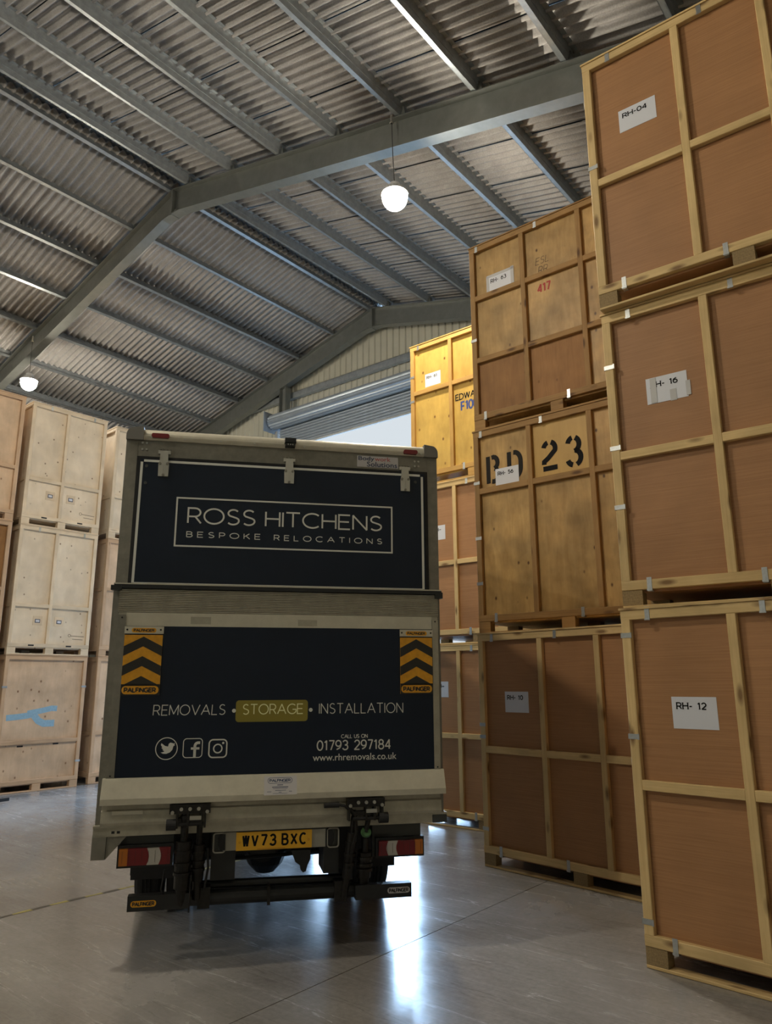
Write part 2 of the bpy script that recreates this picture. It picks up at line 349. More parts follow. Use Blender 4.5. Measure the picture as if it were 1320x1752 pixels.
def stroke_text(b, s, x0, x1, z0, z1, wd, y=0., gap=.22, serif=False, skew=0., fixw=None):
    """fits string s into the box x0..x1, z0..z1 (outer edges of the strokes)"""
    h = z1-z0-wd; tot = x1-x0-wd
    sx = (tot-gap*h*(len(s)-1))/(h*sum(GL[c][0] for c in s)) if fixw is None else fixw
    x = x0+wd/2
    for ch in s:
        gw, pl = GL[ch]
        for p in pl:
            q = [(x+a*h*sx+skew*c*h, z0+wd/2+c*h) for a, c in p]
            ribbon(b, q, wd, y)
            if serif and ch not in '-':
                for e, e2 in ((p[0], p[1]), (p[-1], p[-2])):
                    if abs(e[0]-e2[0]) < .15 and (e[1] < .02 or e[1] > .98):
                        cx = x+e[0]*h*sx; cz = z0+wd/2+e[1]*h
                        ribbon(b, [(cx-.16*h, cz), (cx+.16*h, cz)], wd*.5, y)
        x += gw*h*sx+gap*h
def stroke_obj(name, par, s, x0, x1, z0, z1, wd, mat, y, **kw):
    b = MB(); stroke_text(b, s, x0, x1, z0, z1, wd, y, **kw)
    return b.build(name, mat, par)
def font_obj(name, par, s, x0, x1, z0, z1, mat, y, bold=0., base=None):
    cu = bpy.data.curves.new('txt', 'FONT'); cu.body = s; cu.offset = bold; cu.resolution_u = 3
    o = bpy.data.objects.new('txt', cu); COL.objects.link(o)
    bpy.context.view_layer.update()
    me = bpy.data.meshes.new_from_object(o.evaluated_get(bpy.context.evaluated_depsgraph_get()))
    bpy.data.objects.remove(o)
    xs = [v.co.x for v in me.vertices]; ys = [v.co.y for v in me.vertices]
    ax, bx, ay, by = min(xs), max(xs), min(ys), max(ys)
    for v in me.vertices:
        v.co = Vector((x0+(v.co.x-ax)/(bx-ax)*(x1-x0), y, z0+(v.co.y-ay)/(by-ay)*(z1-z0)))
    me.materials.clear(); me.materials.append(M[mat]); me.name = name
    return link(name, me, par)

# ================================================================== SETTING
XR = -11.03; SL = .254; HALF = 12.6; XL, XRW = XR-HALF, XR+HALF
YB, YG = -12.5, 13.55            # wall behind the camera, gable with the door
RT0 = 11.14                       # top of rafter at ridge
def rt(dx): return RT0-SL*abs(dx)
ANG = math.atan(SL)
# floor: two poured slabs with a sawn joint
fl = tag(empty('floor', (0, 0, 0)), kind='structure')
b = MB(); b.box(XL-.2, XRW+.2, YB-.2, YG, -.30, -.12); b.build('subbase', 'tarmac', fl)
b = MB(); b.box(XL-.2, -3.503, YB-.2, YG, -.12, 0); b.build('slab', 'floor', fl)
b = MB(); b.box(-3.496, XRW+.2, YB-.2, YG, -.12, 0); b.build('slab', 'floor', fl)
b = MB(); b.box(-90, 70, YG+.001, 120, -.4, -.02); tag(b.build('ground', 'tarmac'), kind='structure')

# roof: corrugated sheets on purlins
ce = tag(empty('ceiling', (XR, 0, RT0)), kind='structure')
PH = .20                          # purlin height
def sheet_mesh(length):
    b = MB(); ncor = 7; seg = 8; pitch = 1.02/ncor; n = ncor*seg
    rows = []
    for thick in (0, .007):
        for u in (0, length):
            for i in range(n+1):
                v = .005+i*(1.02-.010)/n
                z = -.040*(2*(.5+.5*math.sin(2*PI*v/pitch))**1.35-1)+thick
                rows.append((u, v, z))
    m1 = n+1
    fs = []
    for i in range(n):
        fs.append((i, i+1, m1+i+1, m1+i)[::-1]); fs.append((2*m1+i, 2*m1+i+1, 3*m1+i+1, 3*m1+i))
        fs.append((i, i+1, 2*m1+i+1, 2*m1+i)); fs.append((m1+i, 3*m1+i, 3*m1+i+1, m1+i+1))
    fs.append((0, 2*m1, 3*m1, m1)); fs.append((n, m1+n, 3*m1+n, 2*m1+n))
    b.add(rows, fs)
    return b.mesh('roof_sheet', 'roof', smooth=True)
SHL = 2.54/math.cos(ANG)
shm = sheet_mesh(SHL+.16)
cols = int((YG-YB)/1.02)+1
for side in (1, -1):
    for j in range(cols):
        y = YG+.1-(j+1)*1.02
        for k in range(5):
            s0 = k*2.54/math.cos(ANG)+.06
            zoff = (PH+.036)/math.cos(ANG)-.014*(1) - .0
            # lower sheets tuck below the ones uphill
            if side == 1: loc = (s0*math.cos(ANG), y, zoff-s0*math.sin(ANG)-.0)
            else: loc = (-s0*math.cos(ANG), y, zoff-s0*math.sin(ANG))
            rx = (0, ANG+.002, 0) if side == 1 else (0, PI-ANG-.002, 0)
            o = link('roof_sheet', shm, ce, loc, rx)
            if side == -1:
                # turn over so that the smooth lower face still looks down
                o.rotation_euler = (0, 0, PI); o.rotation_euler = Matrix.Rotation(PI, 4, 'Z').to_euler()
                o.matrix_local = Matrix.Translation(Vector((loc[0], y+1.02, loc[2]))) @ Matrix.Rotation(PI, 4, 'Z') @ Matrix.Rotation(ANG+.002, 4, 'Y')
b = MB()
for s_ in (1, -1):
    za, zb_ = PH+.125, PH+.125-SL*(HALF+.2)
    b.add([(s_*.36, YB, za-SL*.36), (s_*(HALF+.2), YB, zb_), (s_*(HALF+.2), YG+.1, zb_), (s_*.36, YG+.1, za-SL*.36)], [(0, 1, 2, 3)])
b.build('lap_shadow_sheet', 'dark_grey', ce)  # added dark sheet: stands in for side-lap shadows in the gaps, blocks light leaks
# ridge capping
b = MB()
for j in range(cols):
    y = YG+.1-(j+1)*1.02; vs = []; n = 28
    for i in range(n+1):
        v = i*1.04/n; w_ = .018*math.sin(2*PI*v/(1.02/7))
        for xx, zz in ((-.34, -.34*SL), (-.05, 0), (.05, 0), (.34, -.34*SL)): vs.append((xx, y+v, PH+.085+zz+w_*(.8 if abs(xx) > .1 else .2)))
    b.add(vs, [(4*i+k, 4*i+k+1, 4*i+k+5, 4*i+k+4) for i in range(n) for k in range(3)])
b.build('ridge_cap', 'zinc', ce, smooth=True)
# purlins: zed sections running the length of the building
def zed_mesh(length, s):
    b = MB(); t = .003*3; f = .065; l = .018; h = PH
    b.box(-t/2, t/2, 0, length, 0, h)                       # web
    a0, a1 = (0, f) if s > 0 else (-f, 0)
    b.box(min(a0, a1)-t/2*(s < 0), max(a0, a1)+t/2*(s > 0), 0, length, 0, t)         # bottom flange
    b.box(a1-t/2 if s > 0 else a0-t/2, a1+t/2 if s > 0 else a0+t/2, 0, length, 0, l)
    c0, c1 = (-f, 0) if s > 0 else (0, f)
    b.box(c0, c1, 0, length, h-t, h)
    # pressed groove in the web
    b.box(-t/2-.006, t/2+.006, 0, length, h*.42, h*.58)
    return b.mesh('purlin', 'purlin')
zr, zl = zed_mesh(YG-YB-.25, -1), zed_mesh(YG-YB-.25, 1)
PR = [.47+1.27*k for k in range(9)]; PL = [.12]+[1.36+1.27*k for k in range(9)]
for dx in PR: link('purlin', zr, ce, (dx, YB+.1, -SL*dx+.012), (0, ANG, 0))
for dx in PL: link('purlin', zl, ce, (-dx, YB+.1, -SL*dx+.012), (0, -ANG, 0))

# portal frames
def portal(y, label):
    t = empty('portal_frame', (XR, y, 0)); tag(t, label, 'beam', 'steel roof frames' )
    del t['group']
    H = .50; fw = .095; tf = .016; tw = .012; xe = HALF-.35
    for s in (1, -1):
        b = MB()
        def quad(xa, xb, za, zb, y0, y1, cut=0):   # slab following the slope
            vs = []
            for yy in (y0, y1):
                vs += [(s*xa, yy, za-SL*xa), (s*xb, yy, za-SL*xb), (s*xb, yy, zb-SL*xb), (s*xa, yy, zb-SL*xa)]
            b.add(vs, [(0, 1, 2, 3), (7, 6, 5, 4), (0, 4, 5, 1), (1, 5, 6, 2), (2, 6, 7, 3), (3, 7, 4, 0)])
        quad(0, xe, RT0-tf, RT0, -fw, fw); quad(.0, xe, RT0-H+tf, RT0-tf, -tw/2, tw/2); quad(.12, xe, RT0-H-.0, RT0-H+tf, -fw, fw)
        b.build('rafter', 'frame', t)
    b = MB(); b.box(-.025, .025, -fw, fw, RT0-H-.07, RT0-.0); b.build('apex_plate', 'frame', t)
    for s in (1, -1):
        b = MB(); b.prism([(s*.02, RT0-H-.06), (s*.16, RT0-H-.06), (s*.30, RT0-H-.07), (s*.30, RT0-H-.045), (s*.02, RT0-H-.03)], 'y', -fw, fw)
        b.build('apex_haunch', 'frame', t)
        b = MB(); xc = xe; zt = RT0-SL*xe
        b.box(s*xc-.12, s*xc+.12, -.008, .008, 0, zt-.1); b.box(s*xc-.13, s*xc-.11, -fw, fw, 0, zt-.45); b.box(s*xc+.11, s*xc+.13, -fw, fw, 0, zt-.05)
        b.build('column', 'frame', t)
        # cleats under each purlin
    b = MB()
    for dx in PR: b.prism([(dx+.012, rt(dx)+.005-.003), (dx+.09, rt(dx+.09)), (dx+.06, rt(dx)+.14), (dx+.02, rt(dx)+.17)], 'y', -.055, .055)
    for dx in PL[1:]: b.prism([(-dx+.012, rt(dx)+.0), (-dx+.09, rt(dx-.09)), (-dx+.07, rt(dx)+.16), (-dx+.02, rt(dx)+.17)], 'y', -.055, .055)
    b.build('purlin_cleats', 'frame', t)
    return t
portal(7.23, 'grey steel roof frame nearest the camera, spanning low over the truck, lamps hanging from it')
portal(13.22, 'grey steel end frame of the roof against the cladding above the shutter door')
portal(1.23, 'grey steel roof frame just above and behind the camera')
portal(-4.77, 'grey steel roof frame second behind the camera')
portal(-10.8, 'grey steel roof frame against the rear wall')

# gable wall with the door opening
DX0, DX1, DZ = -14.45, -7.6, 8.75
wb = tag(empty('wall_back', (XR, YG, 0)), kind='structure')
def clad(name, par, x0, x1, ztop, zbot, y, mat='clad', rib=.2):
    """one trapezoid-ribbed sheet; ztop is a function of x"""
    b = MB(); prof = [(0, 0), (.10, 0), (.125, -.032), (.175, -.032), (.2, 0)]
    xs = []; x = x0
    while x < x1-1e-6:
        for dx, dy in prof[:-1]:
            if x+dx < x1: xs.append((x+dx, dy))
        x += rib
    xs.append((x1, 0)); n = len(xs)
    vs = [(a, y+d, zbot) for a, d in xs]+[(a, y+d, ztop(a)) for a, d in xs]+[(a, y+d+.006, zbot) for a, d in xs]+[(a, y+d+.006, ztop(a)) for a, d in xs]
    b.add(vs, [(i, i+1, n+i+1, n+i) for i in range(n-1)]+[(2*n+i, 3*n+i, 3*n+i+1, 2*n+i+1) for i in range(n-1)])
    return b.build(name, mat, par)
zt_g = lambda x: RT0-SL*abs(x)+.15
x = -HALF
while x < HALF-1e-6:
    x1 = min(x+1.0, HALF)
    mid = (x+x1)/2+XR
    zb = DZ if DX0 < mid < DX1 else 0
    clad('cladding_sheet', wb, x, x1, zt_g, zb, 0)
    x = x1
for za in (9.62, 1.5, 3.5, 5.5, 7.5):     # horizontal sheeting rails
    segs = ((XL, XRW),) if za > DZ else ((XL, DX0), (DX1, XRW))
    for a, c in segs:
        if za > 9: a, c = XR-5.6, XR+5.6
        b = MB(); b.box(a-XR, c-XR, -.17, -.155, za-.09, za+.09); b.box(a-XR, c-XR, -.155, -.05, za-.09, za-.078); b.box(a-XR, c-XR, -.17, -.10, za+.078, za+.09)
        b.build('sheeting_rail', 'purlin', wb)
for px in (-14.25-XR, -7.85-XR, 0-HALF+3.2, HALF-3.2):
    zz = rt(px)-.5
    z0 = 9.0 if abs(px) < 5 else 0
    b = MB(); b.box(px-.12, px-.105, -.42, -.22, z0, zz); b.box(px+.105, px+.12, -.42, -.22, z0, zz); b.box(px-.12, px+.12, -.325, -.315, z0, zz)
    b.build('gable_post', 'frame', wb)
# door header and roller shutter
dr = tag(empty('door_1', (0, YG, 0)), kind='structure')
BY, BZ, BR = -.45, 8.84, .205
nsl = 16
b = MB(); pts = []
for i in range(nsl*4):
    a = 2*PI*i/(nsl*4); rr = BR+.012*math.cos(a*nsl)
    pts.append((BY+rr*math.cos(a), BZ+rr*math.sin(a)))
b.prism(pts, 'x', DX0-.12, DX1+.12); b.build('shutter_roll', 'shutter', dr)
for px in (DX0-.16, DX1+.16):
    b = MB(); b.box(px-.012, px+.012, BY-.30, -.05, BZ-.30, BZ+.26); b.build('end_plate', 'shutter', dr)
    b = MB(); b.box(px-.05+.1*(px < -10), px+.05+.1*(px < -10), BY+.08, BY+.26, 0, BZ-.24); b.build('guide_rail', 'zinc', dr)
pitch = .080
slm = MB(); slm.prism([(0, 0), (-.030, .010), (-.042, .034), (-.030, .058), (0, .068), (0, .080), (.006, .080), (.006, .062), (-.020, .052), (-.032, .034), (-.020, .014), (.006, 0)], 'x', DX0+.02, DX1-.02)
slm = slm.mesh('slat', 'shutter')
zb = 8.09
k = 0
while zb+k*pitch < BZ-.1:
    link('slat', slm, dr, (0, BY+.17, zb+k*pitch)); k += 1
b = MB(); b.box(DX0+.02, DX1-.02, BY+.14, BY+.19, zb-.05, zb); b.build('bottom_bar', 'zinc', dr)
# side walls and rear wall
for nm, xx, s in (('wall_left', XL, 1), ('wall_right', XRW, -1)):
    o = clad(nm, None, YB, YG, lambda a: RT0-SL*HALF+.18, 0, 0, 'clad')
    o.rotation_euler = (0, 0, PI/2); o.location = (xx, 0, 0)
    tag(o, kind='structure')
o = clad('wall_front', None, -HALF, HALF, zt_g, 0, 0, 'clad'); o.location = (XR, YB, 0); o.rotation_euler = (0, 0, 0)
tag(o, kind='structure')

# ================================================================== LAMPS
def lamp(x, y, z, label, ztop):
    t = empty('high_bay_lamp', (x, y, z)); tag(t, label, 'lamp')
    b = MB(); prof = [(.001, -.185)]+[(.175*math.sin(a), -.185*math.cos(a)) for a in [PI*.60*i/10 for i in range(1, 11)]]
    b.lathe(prof+[(.001, .06)], n=28); b.build('lamp_dome', 'globe', t, smooth=True)
    b = MB(); b.lathe([(.150, .055), (.185, .045), (.188, .055), (.15, .08), (.09, .12), (.08, .15), (.075, .21), (.001, .215)], n=24)
    for i in range(12):
        a = 2*PI*i/12; c, s = math.cos(a), math.sin(a)
        b.cyl((.07*c, .07*s, .17), (.125*c, .125*s, .135), .006, 4)
    b.build('housing', 'housing', t, smooth=False)
    b = MB(); b.tube([(0, 0, .17), (-.03, 0, (ztop-z)*.5), (-.05, 0, ztop-z)], .006, 6); b.build('cable', 'wire', t)
    b = MB(); b.cyl((-.05, 0, ztop-z-.02), (-.05, 0, ztop-z-.12), .018, 8); b.lathe([(.02, ztop-z-.16), (.03, ztop-z-.15), (.02, ztop-z-.13)], c=(-.05, 0, 0), n=10); b.build('hook', 'steel', t)
    return t
lamp(-5.52, 7.08, 8.37, 'large glowing round lamp hanging on a thin cable above the middle of the scene', rt(5.51)+.02)
lamp(-16.10, 7.08, 8.47, 'glowing round lamp hanging just above the crates at the left edge', rt(5.07)-.20)
for (lx, ly, lab) in ((-5.6, 1.1, 'round lamp hanging behind the camera on the right side'), (-16.4, 1.1, 'round lamp hanging behind the camera on the left side'),
                      (-5.6, -4.9, 'round lamp hanging far behind the camera, right side'), (-16.4, -4.9, 'round lamp hanging far behind the camera, left side')):
    lamp(lx, ly, 8.5, lab, rt(lx-XR)+.02)

# ================================================================== CRATES
TK = .045     # batten thickness
REV = .012
def label_card(par, x0, z0, y, s, wd=.297, ht=.205, mat='paper', tint=None, tape=False, skewz=0.):
    b = MB(); b.box(0, wd, -.0015, 0, 0, ht)
    o = b.build('paper_label', mat, par, (x0, y-.001, z0), (0, -skewz, 0))
    sb = MB(); stroke_text(sb, s, wd*.10, wd*.78, ht*.60, ht*.83, .0082, -.003, gap=.26, serif=True)
    sb.build('lettering', 'ink', o)
    if tape == 1:
        t = MB()
        for (a, c) in ((.03, .015), (.17, .005)):
            t.box(a, a+.045, -.004, -.0022, -.012+c, ht*.98 if a < .1 else ht*.4)
        t.box(wd-.012, wd+.02, -.004, -.0022, .01, ht*.6)
        t.build('sticky_tape', 'tape_clear', o)
    if tape == 2:
        t = MB()
        for bx in ((-.025, .01, -.03, ht+.01), (wd-.012, wd+.03, -.01, ht+.03)): t.box(bx[0], bx[1], -.004, -.0022, bx[2], bx[3])
        t.box(-.02, wd+.02, -.004, -.0022, ht-.012, ht+.02)
        t.build('sticky_tape', 'tape_clear', o)
    return o
def face(par, W, z0, z1, divs, rails, mats, base, proud=TK, cell=None, rail_w=.066, stile=.066, div_w=.06, panel=True, yoff=0.):
    """framed face on local plane y=0 (outer) .. going back; returns list of bays"""
    pm, bm = mats
    h = z1-z0
    zb = z0+.13
    vbar('stile', par, 0, stile, zb+.07, z1-.072, yoff, proud, bm); vbar('stile', par, W-stile, W, zb+.07, z1-.072, yoff, proud, bm)
    hbar('bottom_rail', par, 0, W, zb, zb+.07, yoff-.001, proud, bm); hbar('top_rail', par, 0, W, z1-.085, z1-.016, yoff-.001, proud, bm)
    edges = [stile]
    for d in divs:
        vbar('divider', par, d-div_w/2, d+div_w/2, zb+.07, z1-.085, yoff, proud, bm); edges += [d-div_w/2, d+div_w/2]
    edges.append(W-stile)
    for i in range(0, len(edges), 2):
        for rz in rails:
            hbar('cross_rail', par, edges[i], edges[i+1], z0+rz-rail_w/2, z0+rz+rail_w/2, yoff+.001, proud-.002, bm)
    if panel:
        xs = [0.004]+list(divs)+[W-.004]; zs = [zb+.02]+[z0+r for r in sorted(rails)]+[z1-.02]
        for i in range(len(xs)-1):
            for j in range(len(zs)-1):
                mt = (cell or {}).get((i, j), pm)
                hbar('panel', par, xs[i]+.0005, xs[i+1]-.0005, zs[j]+.0005, zs[j+1]-.0005, yoff+proud, .009, mt)
def clip_h(par, x, z, y=0., d=1):   # strap clip over a horizontal rail (folds over the lid)
    b = MB(); b.box(-.017, .017, -.0035, .0, -.045, .05); b.box(-.017, .017, -.0035, .06, .047 if d > 0 else -.05, .051 if d > 0 else -.046); b.box(-.020, .020, -.008, -.003, -.045, -.033)
    b.build('clip', 'clip', par, (x, y, z))
def clip_v(par, x, z, y=0.):
    b = MB(); b.box(-.037, .040, -.0035, .0, -.017, .017); b.box(-.040, -.036, -.0035, .05, -.017, .017); b.box(.03, .042, -.008, -.003, -.019, .019)
    b.build('clip', 'clip', par, (x, y, z))
def crate(label, pos, rz, W, D, z0, z1, mats, divs, rails, side_divs=(), feet=None, clips=(), group=None, chipfeet=True, cell=None, lid=None, **kw):
    t = empty('storage_crate', (pos[0], pos[1], z0), rz); tag(t, label, 'crate', group)
    H = z1-z0; fm = 'chip' if chipfeet else mats[1]
    face(t, W, 0, H, divs, rails, mats, 0, cell=cell, **kw)
    # sides (hung on the same thing, turned)
    for nm, loc, rot in (('left_side', (0, D, 0), -PI/2), ('right_side', (W, 0, 0), PI/2)):
        e = MB(); e.box(.05, D-.05, TK*.6+.004, TK*.6+.012, .15, H-.03)
        for a, c in ((.0+TK, .07), (D-.07, D-.002), (D/2-.03, D/2+.03)): e.box(a, c, .002, TK*.6+.004, .2, H-.085)
        e.k = 0
        for a, c in ((.13, .2), (H-.085, H-.016)): e.box(TK, D-.002, .002, TK*.6+.004, a, c)
        for rz_ in rails: e.box(.07, D-.07, .003, TK*.6+.004, rz_-.033, rz_+.033)
        k0 = len(e.f)
        e.mi = [1]*6+[0]*(k0-6)
        e.build(nm, [mats[1], mats[0]], t, loc, (0, 0, rot))
    e = MB(); e.box(.03, W-.03, D-.03, D-.004, .15, H-.03); e.build('rear_side', mats[0], t)
    # lid, floor boards, feet, skids
    b = MB(); b.box(-.008, W+.008, -.010, D, H-.016, H-.001); b.build('lid', lid or mats[1], t)
    b = MB(); b.box(.01, W-.01, .04, D-.02, .112, .13); b.build('base_board', mats[0], t)
    fx = feet or (0, W/2-.07, W-.15)
    for a in fx:
        for (c, dd) in ((.004, .09), (D/2-.05, .1), (D-.1, .095)):
            b = MB(); b.box(0, .145, 0, dd, 0.022, .128); b.build('foot_block', fm, t, (a, c, 0))
    for c in (.002, D/2-.05, D-.1):
        hbar('skid', t, .0, W, 0.001, .022, c, .09, mats[1])
    for cl in clips:
        if cl[0] == 't': clip_h(t, cl[1], H-.05, -.001)
        elif cl[0] == 'b': clip_h(t, cl[1], .165, -.001, -1)
        else: clip_v(t, .033, cl[1], 0)
    return t
NEW = ('ply_veneer', 'pine'); OLD = ('ply_aged', 'pine_old')
A1 = crate('plywood storage crate numbered 12, bottom of the nearest stack at the right edge', (-2.014, 5.165), -.1, 2.1, 1.4, 0, 2.31, NEW, (.757, 1.365), (1.12,),
           clips=(('t', .2), ('t', .955), ('b', .205), ('b', .955), ('v', 2.118), ('v', 1.433), ('v', .277)), feet=(0, .98, 1.95))
label_card(A1, .300, 1.495, TK, 'RH- 12')
A2 = crate('plywood storage crate numbered 16 with shiny taped label, middle of the nearest stack', (-2.019, 5.245), .032, 2.1, 1.4, 2.312, 4.642, NEW, (.757, 1.365), (1.147,),
           clips=(('t', .21), ('t', .952), ('b', .202), ('b', .951), ('v', 1.872), ('v', 1.213), ('v', .753)), feet=(0, .98, 1.95))
label_card(A2, .288, 1.515, TK, 'RH- 16', tape=1)
A3 = crate('plywood storage crate numbered 04, topmost of the nearest stack at the right edge', (-1.995, 5.17), .02, 2.1, 1.4, 4.644, 6.945, NEW, (.757, 1.365), (1.12,),
           clips=(('t', .222), ('t', .955), ('b', .207), ('b', .945), ('v', 1.275)), feet=(0, .98, 1.95))
label_card(A3, .262, 1.515, TK, 'RH-04')
B3 = crate('plywood storage crate numbered 10 with truck shadow across it, bottom of the second stack', (-4.254, 6.843), -.161, 2.2, 1.3, 0, 2.31, NEW, (.795, 1.44), (1.125,),
           clips=(('t', .193), ('t', .988), ('b', .221), ('b', 1.006), ('v', 1.37), ('v', 1.25), ('v', .358)), feet=(0, 1.05, 2.05))
label_card(B3, .308, 1.50, TK, 'RH- 10')
B2 = crate('brown plywood crate stencilled BD 23, middle of the second stack', (-4.314, 6.977), -.019, 2.14, 1.3, 2.312, 4.64, OLD, (.714, 1.424), (1.60,),
           clips=(('t', .103), ('t', .874), ('b', .225), ('b', 1.228), ('v', 1.70), ('v', 1.06), ('v', .55)), feet=(.0, .99, 1.99), chipfeet=False, cell={(1, 1): 'ply_fresh'})
B1 = crate('brown plywood crate with red 417 and label 63, topmost of the second stack', (-4.299, 6.995), -.01, 2.14, 1.3, 4.642, 7.03, OLD, (.714, 1.424), (.875, 1.68),
           clips=(('t', .103), ('t', .903), ('b', .156), ('b', 1.195), ('v', 1.14)), feet=(.0, .975, 1.99), chipfeet=False, cell={(0, 0): 'ply_red', (1, 0): 'ply_red'})
YP = TK-.002
label_card(B1, .235, 1.69, YP, 'RH- 63', wd=.32, ht=.235, tape=2, skewz=0)
label_card(B2, .260, 1.628, YP-.003, 'RH- 56')
# writing on the two old crates
o = stroke_obj('stencil_lettering', B1, '417', .872, 1.045, 1.475, 1.59, .020, 'ink_red', YP, gap=.18)
b = MB()
for s_, x0, x1, z0 in (('ESL', .865, 1.035, 1.835), ('RR', .895, 1.015, 1.715)): stroke_text(b, s_, x0, x1, z0, z0+.09, .006, YP, gap=.18, skew=.15)
b.build('handwriting', 'pencil', B1)
def stencil(par, polys, wd, mat, y):
    b = MB()
    for p in polys: ribbon(b, p, wd, y)
    return b.build('stencil_lettering', mat, par)
def tr(pl, ox, oz, sx, sz): return [[(ox+a*sx, oz+c*sz) for a, c in p] for p in pl]
z = 1.70
stencil(B2, tr([[(0, -.06), (0, 1.06)], arc(.42, .76, .36, .24, 110, -75, 8), arc(.42, .26, .42, .27, 75, -110, 8)], .165, z, .16, .285), .054, 'ink_grey', YP)
stencil(B2, tr([[(0, -.06), (0, 1.06)], [(.35, 1.0)]+arc(.42, .62, .48, .38, 80, 0, 8)+arc(.42, .38, .48, .38, 0, -80, 8)], .44, z, .16, .285), .054, 'ink_grey', YP)
stencil(B2, tr([arc(.5, .72, .42, .25, 165, 105, 6), arc(.5, .72, .42, .25, 72, -20, 8)+[(.40, .38), (.10, .27), (.08, .16)], [(0, 0), (1.02, 0)]], .855, z+.02, .165, .30), .056, 'ink', YP)
stencil(B2, tr([arc(.45, .73, .38, .25, 165, 100, 6), arc(.45, .73, .40, .25, 68, -80, 9), arc(.45, .26, .48, .27, 78, -68, 10), arc(.45, .26, .42, .25, -102, -165, 6)], 1.14, z+.0, .165, .31), .056, 'ink', YP)

LAMPLIT = ('ply_lamplit', 'pine_lamplit')  # top crate's woods, with the lamp's yellow light in their colour
CP = (-6.222, 8.33); CR = -.012
C1 = crate('plywood crate at the bottom of the stack right beside the truck', CP, CR, 2.0, 1.4, 0, 2.29, NEW, (.735, 1.40), (1.12,), clips=(('t', .95), ('b', .95)), feet=(0, .98, 1.85))
label_card(C1, .245, 1.605, TK, 'RH-')
C2 = crate('plywood crate in the middle of the stack right beside the truck', CP, CR, 2.0, 1.4, 2.292, 4.56, NEW, (.735, 1.40), (1.11,), clips=(('t', .95), ('b', .95)), feet=(0, .98, 1.85))
label_card(C2, .250, 1.455, TK, 'RH-')
C3 = crate('lamplit yellow plywood crate stencilled F10, on top of the stack beside the truck', CP, CR, 2.0, 1.4, 4.562, 6.79, LAMPLIT, (.722, 1.40), (1.45,), clips=(('t', .15), ('b', .92), ('v', 1.72), ('v', 1.33)), chipfeet=False, feet=(0, .98, 1.85))
label_card(C3, .245, 1.52, TK, 'RH- 61', wd=.28)
stroke_obj('stencil_lettering', C3, 'EDWARD', .775, 1.27, 1.165, 1.265, .016, 'ink', TK-.002, gap=.2, serif=True)
stroke_obj('stencil_lettering', C3, 'F100', .862, 1.16, .99, 1.14, .027, 'ink_blue', TK-.002, gap=.16)

# left-hand rows: faces turned towards the aisle
PALE = ('ply_pale', 'pine_grey'); PINK = ('ply_pink', 'batten_pink')
def window_plate(par, x0, z0):
    b = MB(); b.box(0, .165, -.006, 0, 0, .165); o = b.build('address_plate', 'pine_grey', par, (x0, TK, z0))
    b = MB(); b.box(.035, .125, -.009, -.006, .045, .11); b.build('plate_label', 'text_blue', o)
    b = MB(); b.box(.047, .113, -.011, -.009, .058, .098); b.build('plate_card', 'paper', o)
def vent_marks(par, xs, y=0):
    b = MB()
    for x_, z_ in xs: b.box(x_-.05, x_+.05, y-.004, y+.0, z_-.012, z_+.012)
    b.build('dark_slots', 'rubber', par)
def left_crate(lab, y, W, z0, z1, mats, divs, rails, x=-13.15, rz=PI/2-.037, **kw):
    return crate(lab, (x, y), rz, W, 2.05, z0, z1, mats, divs, rails, feet=(0, W/2-.07, W-.145), **kw)
LD = .687
L2c = left_crate('pale plywood crate with two small square plates, topmost of the left stack facing us', 5.919, 1.47, 4.60, 6.93, PALE, (LD,), (.865,), chipfeet=False, clips=(('t', .35), ('t', 1.2)))
L2b = left_crate('pale plywood crate dotted with staple marks, middle of the left stack', 5.919, 1.47, 2.30, 4.598, PALE, (LD,), (.865,), chipfeet=False, clips=(('t', .35), ('t', 1.2)))
for c in (L2c, L2b):
    window_plate(c, .41, .52); window_plate(c, .80, .52)
    vent_marks(c, [(.40, .165), (1.08, .165)], -.001)
    b = MB(); ribbon(b, [(1.12, .36), (1.38, .355)], .008, TK-.002); ribbon(b, arc(1.10, .365, .025, .025, 0, 360, 10), .006, TK-.002); ribbon(b, [(1.16, .30), (1.36, .295)], .008, TK-.002)
    b.build('printed_mark', 'pencil', c)
L2a = left_crate('pinkish plywood crate with pale blue paint patch, bottom of the left stack', 5.919, 1.47, 0, 2.298, PINK, (), (.82,), chipfeet=False, clips=(('v', 1.75),))
b = MB()
ribbon(b, [(.13, 1.235), (.30, 1.245), (.50, 1.265), (.60, 1.29)], .10, TK-.002)
ribbon(b, [(.48, 1.30), (.70, 1.335), (.90, 1.375), (1.0, 1.37)], .095, TK-.0025)
ribbon(b, [(.60, 1.26), (.68, 1.17), (.78, 1.12), (.97, 1.12)], .115, TK-.003)
b.build('paint_patch', 'blue_patch', L2a)
vent_marks(L2a, [(.41, .755), (1.03, .765)], TK)
clip_v(L2a, 1.44, 1.75); clip_v(L2a, 1.44, .45)
L3c = left_crate('pale plywood crate topmost of the stack half hidden behind the truck', 7.66, 1.47, 4.60, 6.93, PALE, (LD,), (.865,), x=-13.2, chipfeet=False)
L3b = left_crate('pinkish crate in the middle of the stack half hidden behind the truck', 7.66, 1.47, 2.30, 4.598, PINK, (), (1.3,), x=-13.2, chipfeet=False)
L3a = left_crate('crate at the bottom of the stack half hidden behind the truck', 7.66, 1.47, 0, 2.298, PINK, (), (.9,), x=-13.2, chipfeet=False)
L1c = left_crate('pinkish plywood crate cut by the left edge, topmost of its stack', 4.27, 1.47, 4.60, 6.93, PINK, (LD,), (.98,), x=-13.12, chipfeet=False)
